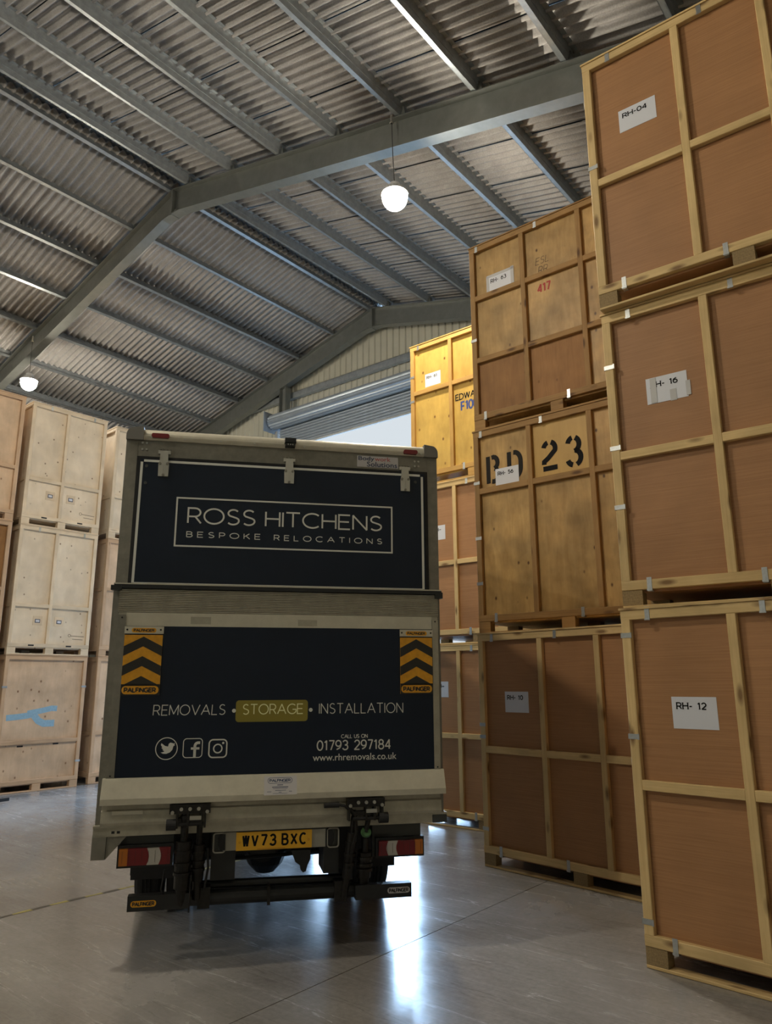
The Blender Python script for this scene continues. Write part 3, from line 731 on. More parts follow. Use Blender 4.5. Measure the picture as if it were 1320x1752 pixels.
L1b = left_crate('reddish plywood crate cut by the left edge, middle of its stack', 4.27, 1.47, 2.30, 4.598, ('ply_red', 'batten_pink'), (LD,), (1.1,), x=-13.12, chipfeet=False)
L1a = left_crate('plywood crate just outside the left edge, bottom of its stack', 4.27, 1.47, 0, 2.298, PINK, (LD,), (1.1,), x=-13.12, chipfeet=False)

# ================================================================== FLOOR BITS
b = MB(); n = 60; y0, y1 = 1.9, 6.6
prev = None
for i in range(n):
    a = y0+(y1-y0)*i/n; c = y0+(y1-y0)*(i+1)/n
    wd = lambda q: .022*(.35+.65*abs(math.sin(q*9.0)))+.004; off = lambda q: .015*math.sin(q*3.1)
    b.k = 0 if (i % 4) < 2 else 1
    b.add([(-6.39+off(a)-wd(a), a, .0015), (-6.39+off(a)+wd(a), a, .0015), (-6.39+off(c)+wd(c), c, .0015), (-6.39+off(c)-wd(c), c, .0015)], [(0, 1, 2, 3)])
M['haz_y'] = plain('worn yellow tape', (.42, .36, .12), .6); M['haz_k'] = plain('worn dark tape', (.10, .09, .075), .6)
tag(b.build('hazard_tape', ['haz_y', 'haz_k']), 'twisted yellow and black hazard tape lying along the floor left of the truck', 'tape')
# fork tine tip reaching in at the left edge
b = MB(); b.prism([(0, .03), (0, .075), (-1.3, .085), (-1.3, .03)], 'y', -.06, .06)
o = b.build('fork_tine', 'black_steel', None, (-12.22, 5.78, 0), (0, 0, math.radians(97)))
b.v = [(x_, y_*(.35 if x_ > -.1 else 1), z_) for x_, y_, z_ in b.v]; o.data = b.mesh('fork_tine', 'black_steel')
tag(o, 'pointed dark steel fork tip just above the floor at the left edge', 'fork')
b = MB(); b.box(-1.5, -1.3, -.3, .3, 0, .45); b.box(-1.5, -1.3, -.06, .06, .0, .09); 
o2 = b.build('fork_heel', 'black_steel', o)

# ================================================================== TRUCK
TA = math.radians(51)
T = empty('box_truck', (-4.0218, 3.7599, 0), TA)
tag(T, 'grey box truck seen from the rear with folded tail lift and dark sign panels', 'truck')
CL = (-.393, -5.489, 1.801)
def mp(x, z, d):
    k = (d-CL[1])/(0-CL[1]); return CL[0]+(x-CL[0])*k, CL[2]+(z-CL[2])*k
def tb(name, mat, boxes, par=None, **kw):
    b = MB()
    for q in boxes: b.box(*q)
    return b.build(name, mat, par or T, **kw)
BL = 5.8
tb('box_body', 'grp', [(-1.165, 1.205, .05, BL, .98, 3.62)])
tb('side_rail', 'alu_dark', [(-1.175, -1.165, .05, BL, .90, 1.05), (-1.175, -1.165, .05, BL, 3.5, 3.62)])
tb('side_rail', 'alu_dark', [(1.205, 1.215, .05, BL, .90, 1.05), (1.205, 1.215, .05, BL, 3.5, 3.62)])
# rear frame
tb('corner_post', 'alu_dark', [(-1.175, -1.092, 0, .08, .82, 3.575), (-1.183, -1.172, .0, .03, .82, 2.5)])
tb('corner_post', 'alu_dark', [(1.131, 1.213, 0, .08, .82, 3.575)])
tb('header_panel', 'alu_dark', [(-1.092, 1.131, .004, .06, 3.43, 3.575)])
b = MB(); pr = [(.09, 3.572), (-.012, 3.572), (-.022, 3.59)]+[(.05-.075*math.cos(a), 3.60+.066*math.sin(a)) for a in [PI/2*i/6 for i in range(7)]]+[(.09, 3.666)]
b.prism(pr, 'x', -1.056, 1.104); b.build('top_rail', 'alu_clean', T)
for s, xa, xb in ((-1, -1.176, -1.054), (1, 1.104, 1.216)):
    b = MB(); xo = xa if s < 0 else xb; xi = xb if s < 0 else xa
    pts = [(xi, 3.566), (xo, 3.566)]+[(xo-s*.05*(1-math.cos(a)), 3.60+.06*math.sin(a)) for a in [PI/2*i/5 for i in range(6)]]+[(xi, 3.668)]
    b.prism(pts, 'y', -.03, .12); b.build('corner_casting', 'casting', T)
b = MB()
for x_ in (-1.0, -.757, -.493, -.24, .14, .30, .52, .74, 1.08): b.cyl((x_, -.024, 3.592), (x_, -.012, 3.592), .008, 8)
for x_, z_ in ((-1.06, 3.55), (-1.03, 3.55), (-1.06, 3.50), (-1.03, 3.50), (1.03, 3.53), (1.06, 3.53), (1.03, 3.49), (1.06, 3.49)): b.cyl((x_, -.004, z_), (x_, .006, z_), .008, 8)
b.build('rivets', 'steel', T)
for x0, x1, zc in ((-.997, -.869, 3.602), (.931, 1.046, 3.596)):
    b = MB(); pts = [(x0+.012+.012*math.cos(a), zc+.017*math.sin(a)) for a in [PI/2+PI*i/6 for i in range(7)]]+[(x1-.012+.012*math.cos(a), zc+.017*math.sin(a)) for a in [-PI/2+PI*i/6 for i in range(7)]]
    b.prism(pts, 'y', -.042, -.015); b.build('marker_lamp', 'red_lens', T)
rc = tb('reversing_camera', 'black_steel', [(-.013, .072, -.085, -.015, 3.60, 3.635), (-.008, .067, -.07, -.015, 3.572, 3.60)])
b = MB()
for x_ in (.012, .030, .047): b.cyl((x_, -.0715, 3.586), (x_, -.073, 3.586), .005, 8)
b.build('camera_lens', 'steel', rc)
# upper door
tb('door_seal', 'rubber', [(-1.092, 1.131, -.006, .02, 2.49, 3.445)])
ud = tb('upper_door', 'navy', [(-1.066, 1.105, -.012, .0, 2.497, 3.425)])
b = MB(); W_ = .018
for q in ([(-1.040, 3.410), (1.068, 3.395+.015)], [(-1.054, 3.40), (-1.058, 2.50)], [(1.084, 3.40), (1.084, 2.50)]): ribbon(b, q, W_, -.0135)
ribbon(b, [(-1.05, 2.502), (1.08, 2.502)], .006, -.0135)
b.build('trim_line', 'white_paint', ud)
b = MB(); ribbon(b, [(-.786, 2.778), (-.786, 3.138), (.836, 3.138), (.836, 2.778), (-.786, 2.778)], .012, -.0135); b.build('sign_frame', 'white_paint', ud)
b = MB(); stroke_text(b, 'ROSS', -.708, -.208, 2.945, 3.070, .0125, -.0135, gap=.20); b.build('sign_lettering', 'white_paint', ud); b = MB()
stroke_text(b, 'HITCHENS', -.142, .762, 2.943, 3.066, .0125, -.0135, gap=.22); b.build('sign_lettering', 'white_paint', ud)
b = MB(); stroke_text(b, 'BESPOKE', -.708, -.170, 2.843, 2.888, .0062, -.0135, gap=.98); b.build('sign_lettering', 'white_paint', ud); b = MB()
stroke_text(b, 'RELOCATIONS', -.072, .760, 2.841, 2.886, .0062, -.0135, gap=.98); b.build('sign_lettering', 'white_paint', ud)
for xc, zt in ((-.898, 3.505), (.030, 3.500), (.945, 3.486)):
    b = MB(); b.box(xc-.045, xc+.045, -.012, .004, zt-.035, zt-.008)
    b.prism([(xc-.028, zt-.03), (xc+.028, zt-.03), (xc+.030, zt-.09), (xc+.038, zt-.12), (xc+.036, zt-.212), (xc-.036, zt-.212), (xc-.038, zt-.12), (xc-.030, zt-.09)], 'y', -.026, -.0125)
    b.box(xc-.010, xc-.004, -.031, -.026, zt-.205, zt-.10); b.box(xc+.004, xc+.010, -.031, -.026, zt-.205, zt-.10)
    h = b.build('hinge', 'steel', T)
    b = MB()
    for dx, dz in ((-.026, -.115), (.026, -.115), (0, -.203)): b.cyl((xc+dx, -.034, zt+dz), (xc+dx, -.026, zt+dz), .010, 8)
    for dx in (-.035, -.012, .012, .035): b.cyl((xc+dx, -.016, zt+.0), (xc+dx, .002, zt+.0), .009, 8)
    b.build('bolts', 'alu_dark', h)
b = MB()
for x_, z_ in ((-1.02, 3.37), (-1.02, 3.24), (1.03, 3.355)): b.cyl((x_, -.016, z_), (x_, -.012, z_), .012, 8)
b.build('door_studs', 'dark_grey', ud)
st = tb('body_sticker', 'sticker', [(.562, .893, .001, .004, 3.462, 3.553)])
font_obj('sticker_print', st, 'Body', .572, .700, 3.505, 3.549, 'text_blue', -.0005, .012)
font_obj('sticker_print', st, 'work', .703, .832, 3.514, 3.549, 'text_red', -.0005, .012)
font_obj('sticker_print', st, 'Solutions', .640, .885, 3.466, 3.507, 'text_blue', -.0005, .012)
# drip bar above the tail lift
tb('drip_bar', 'black_steel', [(-1.172, 1.210, -.075, .0, 2.455, 2.482), (-1.192, -1.12, -.08, -.02, 2.440, 2.474), (1.16, 1.217, -.08, -.02, 2.425, 2.470)])
tb('drip_edge', 'alu_clean', [(-1.165, 1.205, -.078, -.06, 2.482, 2.490)])

# tail lift platform (folded upright)
TLp = tb('tail_lift_platform', 'alu', [(-1.13, 1.18, -.045, .0, 1.16, 2.452)])
b = MB(); n = 13
pr = [(-.045, 2.288)]
for i in range(n):
    z_ = 2.290+i*.0125
    pr += [(-.052, z_+.001), (-.052, z_+.008), (-.046, z_+.0105)]
pr += [(-.045, 2.453)]
b.prism(pr, 'x', -1.135, 1.185); b.build('ribbed_plank', 'alu', TLp)
tb('flat_plank', 'alu_clean', [(-1.078, 1.133, -.049, -.045, 2.192, 2.286)], TLp)
tb('name_plate', 'alu', [(-.64, -.50, -.0505, -.049, 2.21, 2.262), (.12, .26, -.0505, -.049, 2.205, 2.25)], TLp)
tb('side_strip', 'alu_dark', [(-1.131, -1.078, -.056, -.045, 1.185, 2.27)], TLp)
tb('side_strip', 'alu', [(1.135, 1.181, -.056, -.045, 1.185, 2.26)], TLp)
pn = tb('sign_panel', 'navy', [(-1.078, 1.135, -.052, -.045, 1.187, 2.192)], TLp)
b = MB(); PY = -.0535
stroke_text(b, 'REMOVALS', -.858, -.371, 1.585, 1.657, .0058, PY, gap=.20, skew=.04); b.build('sign_lettering', 'white_paint', pn); b = MB()
stroke_text(b, 'INSTALLATION', .284, .905, 1.583, 1.657, .0058, PY, gap=.20); b.build('sign_lettering', 'white_paint', pn)['kind'] = 'stuff'
for x_ in (-.313, .225):
    b = MB()
    b.add([(x_+.0135*math.cos(2*PI*i/14), PY, 1.612+.0135*math.sin(2*PI*i/14)) for i in range(14)], [tuple(range(14))])
    b.build('round_dot', 'white_paint', pn)
b = MB(); rr = .022; x0, x1, z0, z1 = -.301, .204, 1.535, 1.682
pts = []
for cx, cz, a0 in ((x1-rr, z1-rr, 0), (x0+rr, z1-rr, 90), (x0+rr, z0+rr, 180), (x1-rr, z0+rr, 270)): pts += arc(cx, cz, rr, rr, a0, a0+90, 5)
b.add([(p[0], -.0528, p[1]) for p in pts], [tuple(range(len(pts)))]); b.build('highlight_patch', 'olive', pn)
b = MB(); stroke_text(b, 'STORAGE', -.256, .172, 1.584, 1.657, .0070, PY, gap=.18); b.build('sign_lettering', 'lime_text', pn)
b = MB(); stroke_text(b, 'CALL US ON', .446, .640, 1.412, 1.440, .0042, PY, gap=.16); b.build('sign_lettering', 'white_paint', pn)
b = MB(); stroke_text(b, '01793', .272, .500, 1.330, 1.402, .0088, PY, gap=.20); b.build('sign_lettering', 'white_paint', pn); b = MB(); stroke_text(b, '297184', .540, .812, 1.330, 1.402, .0088, PY, gap=.20); b.build('sign_lettering', 'white_paint', pn)
font_obj('sign_lettering', pn, 'www.rhremovals.co.uk', .246, .852, 1.262, 1.308, 'white_paint', PY, .006)
b = MB(); ribbon(b, arc(-.753, 1.368, .071, .071, 0, 360, 36), .0055, PY)
bird = [(-.79, 1.404), (-.765, 1.385), (-.745, 1.381), (-.742, 1.398), (-.732, 1.406), (-.718, 1.404), (-.712, 1.400), (-.700, 1.404), (-.706, 1.393), (-.700, 1.390), (-.711, 1.382),
        (-.716, 1.360), (-.731, 1.343), (-.754, 1.334), (-.776, 1.335), (-.792, 1.343), (-.775, 1.346), (-.768, 1.351), (-.782, 1.360), (-.775, 1.362), (-.790, 1.374), (-.782, 1.375), (-.793, 1.392)]
b.add([(p[0]+.002, PY, p[1]) for p in bird], [tuple(range(len(bird)))[::-1]])
def rrect(x0, x1, z0, z1, r):
    pts = []
    for cx, cz, a0 in ((x1-r, z1-r, 0), (x0+r, z1-r, 90), (x0+r, z0+r, 180), (x1-r, z0+r, 270)): pts += arc(cx, cz, r, r, a0, a0+90, 5)
    return pts+[pts[0]]
ribbon(b, rrect(-.643, -.517, 1.306, 1.430, .022), .0055, PY)
ribbon(b, [(-.566, 1.306), (-.566, 1.375)]+arc(-.546, 1.380, .020, .022, 180, 90, 6)+[(-.532, 1.402)], .018, PY); ribbon(b, [(-.592, 1.365), (-.535, 1.365)], .015, PY)
ribbon(b, rrect(-.471, -.352, 1.303, 1.420, .026), .009, PY); ribbon(b, arc(-.412, 1.361, .028, .028, 0, 360, 22), .009, PY)
b.add([(-.377+.008*math.cos(2*PI*i/10), PY, 1.397+.008*math.sin(2*PI*i/10)) for i in range(10)], [tuple(range(10))])
b.build('social_icons', 'white_paint', pn)
# chevron flags
def flag(x0, x1, zt, nm):
    W_ = x1-x0; xc = (x0+x1)/2
    f = tb('warning_flag', 'yellow_chev', [(x0, x1, -.060, -.056, zt-.41, zt)], TLp)
    b = MB(); st_ = .067; dr_ = .066
    for k in range(3):
        za = zt-.012-k*2*st_
        top = [(x0, za-dr_), (xc, za), (x1, za-dr_)]
        bot = [(x1, za-dr_-st_), (xc, za-st_), (x0, za-dr_-st_)]
        if k == 2: bot = [(x1, zt-.345), (x0, zt-.345)]
        b.add([(p[0], -.0612, p[1]) for p in top+bot], [tuple(range(len(top+bot)))])
    b.add([(x0, -.0612, zt-.41), (x1, -.0612, zt-.41), (x1, -.0612, zt-.335), (x0, -.0612, zt-.335)], [(0, 1, 2, 3)])
    b.build('chevrons', 'black_chev', f)
    p = rrect(x0+.006, x1-.006, zt-.402, zt-.347, .026)[:-1]
    b = MB(); b.add([(q[0], -.0620, q[1]) for q in p], [tuple(range(len(p)))]); b.build('maker_badge', 'yellow_chev', f)
    b = MB(); stroke_text(b, 'PALFINGER', x0+.020, x1-.022, zt-.392, zt-.357, .0085, -.0628, gap=.20); b.build('badge_lettering', 'black_chev', f)
    k_ = tb('flag_clamp', 'alu_clean', [(x0-.002, x1+.004, -.066, -.056, zt+.008, zt+.058)], TLp)
    p = rrect(xc-.082, xc+.082, zt+.015, zt+.047, .015)[:-1]
    b = MB(); b.add([(q[0], -.0668, q[1]) for q in p], [tuple(range(len(p)))]); b.build('maker_badge', 'yellow_chev', k_)
    b = MB(); stroke_text(b, 'PALFINGER', xc-.070, xc+.070, zt+.021, zt+.041, .0048, -.0674, gap=.20)
    for dx in (-.112, .112): b.cyl((xc+dx, -.069, zt+.035), (xc+dx, -.066, zt+.035), .007, 8)
    b.build('badge_lettering', 'black_chev', k_)
flag(-1.078, -.823, 2.131, 'l'); flag(.884, 1.131, 2.128, 'r')
b = MB()
for x_ in (-1.104, 1.158):
    for z_ in (1.20, 2.25): b.cyl((x_, -.060, z_), (x_, -.056, z_), .006, 8)
b.build('rivets', 'black_steel', TLp)
# lip
b = MB(); b.prism([(-.045, 1.187), (-.062, 1.183), (-.105, 1.060), (-.105, 1.022), (-.03, 1.022), (-.03, 1.16), (-.045, 1.16)], 'x', -1.150, 1.203); b.build('platform_lip', 'alu_clean', TLp)
sk = MB(); sk.box(0, .225, -.001, 0, 0, .125)
sk = sk.build('maker_sticker', 'sticker', TLp, (-.09, -.0705, 1.045), (math.radians(-19), 0, 0))
sk.location = (-.09, -.107, 1.052); sk.rotation_euler = (math.radians(-19.2), 0, 0)
b = MB(); stroke_text(b, 'PALFINGER', .036, .182, .086, .106, .0045, -.0015, gap=.2); ribbon(b, rrect(.026, .192, .078, .114, .016), .003, -.0015)
for z_, a, c, wd_ in ((.066, .09, .13, .005), (.052, .055, .165, .005), (.042, .06, .16, .0025), (.030, .075, .15, .003), (.022, .02, .05, .003), (.022, .17, .19, .003), (.018, .10, .12, .003), (.010, .06, .16, .002)): ribbon(b, [(a, z_), (c, z_)], wd_, -.0015)
b.build('sticker_print', 'text_blue', sk)
# channel behind the lip, rear sill
b = MB(); pr = [(.02, 1.03), (-.030, 1.03), (-.030, .985), (-.045, .975), (-.055, .905), (-.05, .888), (.02, .888)]
b.prism(pr, 'x', -1.145, 1.182); b.build('lift_channel', 'alu', T)
tb('warning_decal', 'alu_clean', [(-1.075, -.88, -.0565, -.0545, .955, .978)])
tb('rear_sill', 'alu', [(-1.188, 1.224, -.03, .06, .818, .878), (-1.188, 1.224, -.045, .06, .876, .888)])
tb('sill_studs', 'rubber', [(-1.072, -1.052, -.031, -.029, .836, .852), (-1.038, -1.018, -.031, -.029, .836, .852)])
tb('sill_end_pad', 'dark_grey', [(1.12, 1.226, -.036, -.03, .818, .870)])
b = MB(); b.box(-1.190, -1.102, -.03, .05, .678, .830); b.prism([(-1.10, .678), (-1.10, .818), (-.974, .818)], 'y', -.02, .0); b.build('corner_bracket', 'alu_dark', T)

# rear lamps
def rear_lamp(x0, x1, z0, z1, order, name):
    e = tb('tail_lamp', 'black_steel', [(x0-.014, x1+.012, -.012, .05, z0-.014, z1+.012)])
    b = MB()
    for k, a, c, bulge in order:
        pass
    for (m_, a, c, shp) in order:
        b = MB(); za, zb_ = z0+.004, z1-.006
        L_, R_ = [], []
        for i in range(7):
            t_ = i/6; z_ = za+(zb_-za)*t_; bo = math.sin(PI*t_)*.014
            L_.append((a+(bo if shp[0] == ')' else -bo if shp[0] == '(' else 0), z_)); R_.append((c+(bo if shp[1] == ')' else -bo if shp[1] == '(' else 0), z_))
        b.prism(L_[::-1]+R_, 'y', -.038, -.010); b.build({'red_lens': 'red_lens', 'amber': 'amber_lens', 'white_lens': 'clear_lens'}[m_], m_, e)
    b = MB()
    for i in range(8):
        xx = x0+.02+(x1-x0-.04)*i/7
        b.box(xx, xx+.0015, -.0395, -.0385, z0+.02, z1-.02)
    b.build('lens_ribs', 'black_steel', e)
    return e
rear_lamp(-1.014, -.684, .632, .745, [('amber', -1.014, -.960, '||'), ('red_lens', -.960, -.838, '|)'), ('white_lens', -.838, -.762, '))'), ('red_lens', -.762, -.688, ')|')], 'l')
rear_lamp(.722, 1.046, .612, .716, [('red_lens', .726, .792, '|('), ('white_lens', .792, .862, '(('), ('red_lens', .862, .985, '(|'), ('amber', .985, 1.043, '||')], 'r')
tb('lamp_bracket', 'dark_grey', [(-1.02, -.676, .03, .06, .745, .818), (-1.02, -.676, .03, .06, .63, .75)])
tb('lamp_bracket', 'dark_grey', [(.69, 1.044, .03, .06, .72, .818), (.69, .80, .03, .06, .60, .75)])
# number plate beam
tb('plate_beam', 'dark_grey', [(-.36, .36, .0, .03, .690, .812)])
tb('plate_beam_end', 'grp', [(-.350, -.262, -.004, .0, .692, .808)]); tb('plate_beam_end', 'grp', [(.252, .350, -.004, .0, .688, .804)])
np_ = tb('number_plate', 'yellow_plate', [(-.262, .254, -.014, -.004, .690, .806)])
b = MB(); ch = .079; z0 = .711
sx = .62
x_ = -.222
for part in ('WV73', 'BXC'):
    for c_ in part:
        wd_ = .050
        stroke_text(b, c_, x_, x_+wd_, z0, z0+ch, .0135, -.0150, gap=0)
        x_ += wd_+.011
    x_ += .022
b.build('plate_lettering', 'ink', np_)
b = MB()
for q in (-.238, .232): ribbon(b, arc(q, .742, .006, .006, 0, 360, 8), .002, -.0150)
ribbon(b, [(-.12, .696), (.07, .696)], .003, -.0150); b.build('plate_print', 'amber', np_)
for s, xa in ((-1, -.418), (1, .360)):
    b = MB(); p = [(q[0], -.01, q[1]) for q in rrect(xa+.006, xa+.082, .684, .806, .016)]
    b.tube(p, .0055, 6); b.build('plate_guard', 'grp', T)
    b = MB(); xl = xa+.05 if s < 0 else xa+.006
    b.prism([(xl, .70), (xl+.034, .70), (xl+.034, .80), (xl, .80), (xl-.012*1, .77), (xl-.012, .73)] if s < 0 else [(xl, .70), (xl+.030, .70), (xl+.042, .73), (xl+.042, .77), (xl+.030, .80), (xl, .80)], 'y', -.02, .02)
    b.build('plate_lamp', 'rubber', T)
    tb('guard_back', 'dark_grey', [(xa+.01, xa+.08, .01, .02, .69, .80)])
# cross member, side boxes, chassis
tb('hanger_box', 'black_steel', [(-.425, -.262, .02, .30, .505, .80)])
tb('hanger_box', 'black_steel', [(.342, .447, .02, .30, .510, .80)])
tb('cross_member', 'black_steel', [(-.90, .90, .30, .38, .66, .90)])
tb('chassis_rail', 'black_steel', [(-.45, -.37, .3, 7.0, .62, .90)]); tb('chassis_rail', 'black_steel', [(.37, .45, .3, 7.0, .62, .90)])
tb('floor_bearers', 'black_steel', [(-1.1, 1.1, y_, y_+.06, .88, .985) for y_ in [.3+.45*i for i in range(12)]])
# hinge brackets, arms and rams
def ram(x, zt, zb_, r, y=-.03, tilt=0.):
    b = MB(); b.cyl((x, y, zt), (x+tilt*.2, y, zt-.16), r*.5, 12); b.cyl((x+tilt*.2, y, zt-.15), (x+tilt*.7, y+.03, zb_+.12), r, 16); b.cyl((x+tilt*.7, y+.03, zb_+.13), (x+tilt, y+.05, zb_), r*.75, 14)
    for q in (.2, .45, .65): zz = zt-.15-(zt-.15-zb_-.12)*q; b.cyl((x+tilt*(.2+.5*q), y+.006, zz), (x+tilt*(.2+.5*q), y+.006, zz-.018), r*1.14, 16)
    return b.build('lift_ram', 'grease', T, smooth=False)
def bracket(xa, xb, roll_x0, roll_x1, zr, arms):
    b = MB(); b.box(xa, xb, -.112, -.06, .955, 1.012)
    for a in arms: b.box(a-.007, a+.007, -.115, -.05, .865, 1.0)
    b.box(xa+.05, xb-.06, -.10, -.05, .895, .925)
    o = b.build('hinge_bracket', 'grease', T)
    b = MB()
    n = 5
    for i in range(n):
        x_ = xa+.02+(xb-xa-.04)*i/(n-1); zz = .985 if i in (1, 2, 3) else .965
        b.cyl((x_, -.125, zz), (x_, -.112, zz), .012, 8)
    b.build('bolts', 'steel', o)
    b = MB(); b.cyl((roll_x0, -.10, zr), (roll_x1, -.10, zr), .036, 16); b.cyl((min(roll_x0, xa+.04), -.10, zr), (max(roll_x1, xb-.04), -.10, zr), .012, 8); b.build('roller', 'rubber', o)
    b = MB(); b.box((xa+xb)/2+.0, (xa+xb)/2+.075, -.116, -.110, .915, .94); b.build('bare_metal_tab', 'steel', o)
bracket(-.706, -.441, -.722, -.660, .888, (-.655, -.585, -.50, -.475))
bracket(.487, .752, .712, .776, .878, (.50, .62, .68, .735))
ram(-.605, .93, .36, .052, -.05); ram(-.507, .90, .40, .040, -.03)
b = MB(); b.cyl((-.603, -.075, .99), (-.603, -.075, .80), .024, 10); b.lathe([(.001, .03), (.03, .02), (.034, 0), (.03, -.02), (.001, -.03)], c=(-.603, -.08, .92), n=12); b.build('ram_eye', 'grease', T)
ram(.545, .93, .36, .036, -.04, -.06); ram(.63, .80, .36, .050, -.02, -.01)
b = MB(); b.tube([(.50, -.09, .95), (.545, -.09, .90), (.555, -.08, .80), (.52, -.07, .66), (.52, -.05, .55)], .014, 8); b.tube([(.655, -.09, .92), (.64, -.08, .86), (.625, -.08, .80)], .018, 8); b.build('lift_arm', 'grease', T)
b = MB(); b.tube([(-.72, -.02, .60), (-.735, -.03, .48), (-.70, -.03, .40), (-.64, -.02, .38)], .006, 6); b.tube([(-.548, -.04, .60), (-.552, -.08, .345)], .005, 6)
b.tube([(-.45, -.02, .72), (-.44, -.03, .60), (-.46, -.02, .46)], .008, 6); b.build('hose', 'rubber', T)
b = MB(); b.lathe([(.001, .012), (.034, .010), (.038, 0), (.034, -.014), (.001, -.016)], n=16); o = b.build('green_cap', 'green', T, (.622, -.09, .785), (math.radians(48), 0, 0)); tag(o, label='green plastic cap')
b = MB(); b.cyl((0, 0, .013), (0, 0, .017), .011, 10); b.build('cap_hole', 'rubber', o)
b = MB(); b.cyl((.325, -.10, .972), (.430, -.10, .972), .017, 10); b.tube([(.43, -.10, .972), (.47, -.10, .965), (.50, -.10, .94)], .010, 8); b.build('release_handle', 'rubber', T)
# underrun bar
d = -.04
tb('underrun_bar', 'black_steel', [(-.941, -.548, d, d+.07, .360, .452)])
tb('underrun_bar', 'black_steel', [(.56, .957, d, d+.07, .342, .433)])
b = MB(); b.cyl((-.56, .06, .395), (.60, .06, .385), .048, 16); b.cyl((-.56, .12, .46), (.56, .12, .45), .03, 12); b.build('lift_torsion_tube', 'black_steel', T, smooth=False)
tb('tube_saddle', 'grease', [(-.50, -.42, -.0, .12, .34, .47), (-.04, -.02, .005, .12, .335, .45), (.42, .50, -.0, .12, .33, .46)])
for xc, zc, m1 in ((-.840, .404, 'yellow_chev'), (.864, .390, 'sticker')):
    p = rrect(xc-.080, xc+.080, zc-.019, zc+.019, .018)[:-1]
    b = MB(); b.add([(q[0], d-.001, q[1]) for q in p], [tuple(range(len(p)))]); o = b.build('maker_badge', m1, T)
    b = MB(); stroke_text(b, 'PALFINGER', xc-.070, xc+.070, zc-.013, zc+.013, .0062, d-.002, gap=.2); b.build('badge_lettering', 'black_chev', o)
b = MB(); b.tube([(-.30, .45, .545), (.10, .45, .555), (.36, .45, .575)], .013, 8); b.build('anti_roll_bar', 'black_steel', T)
b = MB(); b.prism([(.12, .66), (.255, .66), (.255, .60), (.235, .56), (.225, .522), (.205, .515), (.19, .53), (.185, .56), (.15, .585)], 'y', .06, .12); b.build('lock_bracket', 'black_steel', T)
b = MB(); b.prism([(-.262, .62), (-.262, .66), (.12, .66), (.10, .63), (.06, .62), (-.05, .60), (-.12, .605), (-.2, .62)], 'y', .30, .34); b.build('rear_beam', 'black_steel', T)
# axle, wheels, springs
AY = 1.55
b = MB(); b.cyl((-.8, AY, .37), (.8, AY, .37), .055, 12); b.lathe([(.001, -.21), (.08, -.20), (.15, -.13), (.20, -.02), (.20, .06), (.12, .16), (.001, .18)], c=(.03, AY, .40), n=18)
b.cyl((0, AY-.2, .42), (0, AY, .42), .11, 14)
b.build('rear_axle', 'black_steel', T)
b = MB()
for s in (-1, 1): b.cyl((s*.30, AY-.25, .70), (s*.27, AY-.1, .42), .03, 10); b.box(s*.42-.035, s*.42+.035, AY-.7, AY+.7, .50, .56)
b.tube([(-.35, AY-.35, .50), (-.15, AY-.33, .535), (.35, AY-.33, .52)], .012, 8); b.build('leaf_springs', 'black_steel', T)
def wheel(x0, x1, y, name='wheel'):
    b = MB(); R = .37; w2 = (x1-x0)/2
    prof = [(.20, -w2), (.30, -w2), (R-.03, -w2+.005), (R-.005, -w2+.03), (R, -w2+.05)]
    for i in range(3):
        q = -w2+.05+(2*w2-.1)*(i+1)/4
        prof += [(R, q-.012), (R-.012, q-.008), (R-.012, q+.008), (R, q+.012)]
    prof += [(R, w2-.05), (R-.005, w2-.03), (R-.03, w2-.005), (.30, w2), (.20, w2)]
    b.lathe(prof, n=36)
    o = b.build(name, 'rubber', T, ((x0+x1)/2, y, .37), (0, PI/2, 0), smooth=False)
    b = MB(); b.lathe([(.20, -w2), (.19, -w2*.4), (.12, 0), (.001, .0)], n=20); b.lathe([(.20, w2), (.19, w2*.4), (.12, 0), (.001, .01)], n=20); b.build('rim', 'zinc', o)
for s in (-1, 1):
    wheel(*sorted((s*.83+.02, s*1.05+.02)), AY); wheel(*sorted((s*.59+.02, s*.80+.02)), AY); wheel(*sorted((s*.78, s*.98)), 5.9+.55)
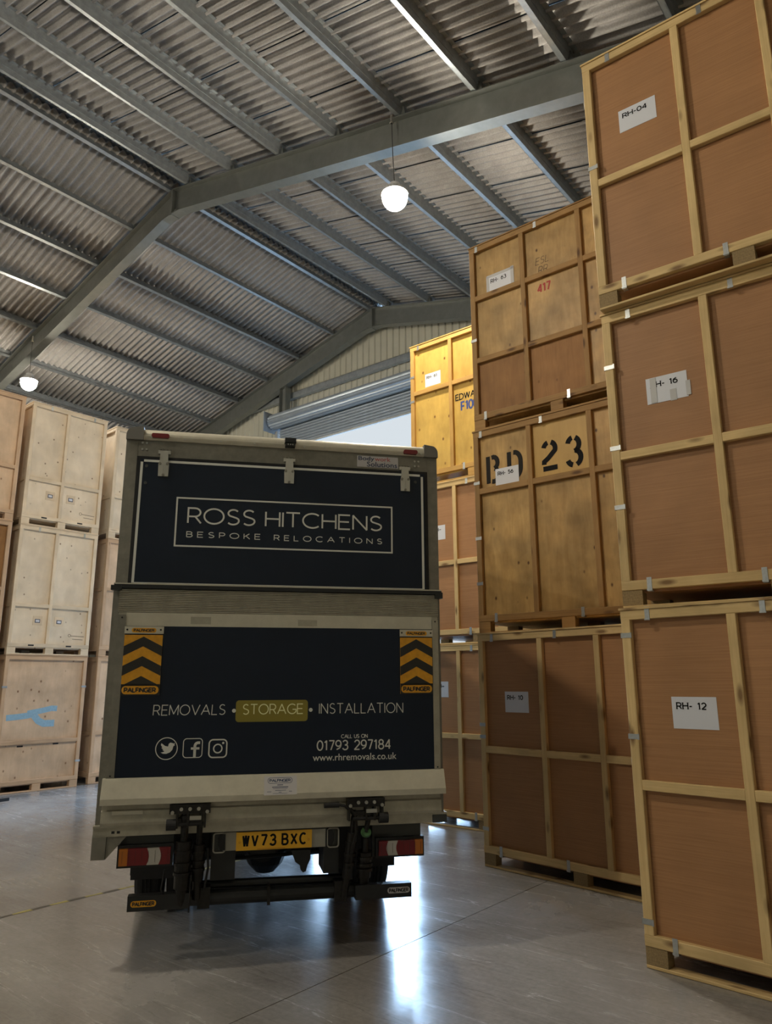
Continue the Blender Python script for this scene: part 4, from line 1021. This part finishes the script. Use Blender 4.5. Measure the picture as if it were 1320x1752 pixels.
for s in (-1, 1):
    b = MB(); pts = [(AY+.45*math.cos(math.radians(a)), .40+.45*math.sin(math.radians(a))) for a in range(-10, 191, 20)]
    pts2 = [(AY+.44*math.cos(math.radians(a)), .40+.44*math.sin(math.radians(a))) for a in range(190, -11, -20)]
    b.prism(pts+pts2, 'x', *sorted((s*.56+.02, s*1.07+.02))); b.build('mudguard', 'rubber', T)
    tb('mud_flap', 'rubber', [(*sorted((s*.56+.02, s*1.06+.02)), AY-.50, AY-.49, .30, .66)])
b = MB(); b.cyl((-.05, AY-.05, .42), (0, 5.5, .65), .04, 10); b.build('prop_shaft', 'black_steel', T)
# cab
b = MB(); b.prism([(BL+.08, .45), (BL+1.9, .45), (BL+2.0, .75), (BL+1.95, 1.15), (BL+1.35, 1.35), (BL+.95, 2.05), (BL+.6, 2.35), (BL+.08, 2.4)], 'x', -.98, 1.0); b.build('cab', 'sticker', T)
tb('cab_window', 'navy', [(-.985, -.98, BL+.25, BL+1.0, 1.35, 1.95), (1.0, 1.005, BL+.25, BL+1.0, 1.35, 1.95)])
b = MB(); b.add([(-.85, BL+1.375, 1.37), (.87, BL+1.375, 1.37), (.87, BL+.985, 2.03), (-.85, BL+.985, 2.03)], [(0, 1, 2, 3)]); b.build('windscreen', 'navy', T)
tb('cab_mirror', 'black_steel', [(-1.2, -1.08, BL+1.15, BL+1.2, 1.4, 1.8), (-1.1, -.97, BL+1.15, BL+1.18, 1.55, 1.58)]); tb('cab_mirror', 'black_steel', [(1.10, 1.22, BL+1.15, BL+1.2, 1.4, 1.8), (.99, 1.12, BL+1.15, BL+1.18, 1.55, 1.58)])

for o in S.objects:
    if o.parent and o.name.split('.')[0] in ('rivets', 'bolts', 'lens_ribs', 'purlin_cleats', 'leaf_springs', 'sill_studs', 'door_studs', 'floor_bearers', 'plate_print',
                                             'badge_lettering', 'sign_lettering', 'plate_lettering', 'sticker_print', 'dark_slots', 'hose', 'trim_line', 'camera_lens', 'tube_saddle', 'paint_patch', 'chevrons', 'lettering', 'handwriting', 'printed_mark', 'sticky_tape', 'warning_decal'):
        o['kind'] = 'stuff'
for o in S.objects:
    if not o.parent:
        n = o.name.split('.')[0]
        if n == 'storage_crate': o['group'] = 'wooden storage crates stacked three high'
        elif n == 'high_bay_lamp': o['group'] = 'round lamps hanging from the roof frames'
        elif n == 'portal_frame': o['group'] = 'steel roof frames'
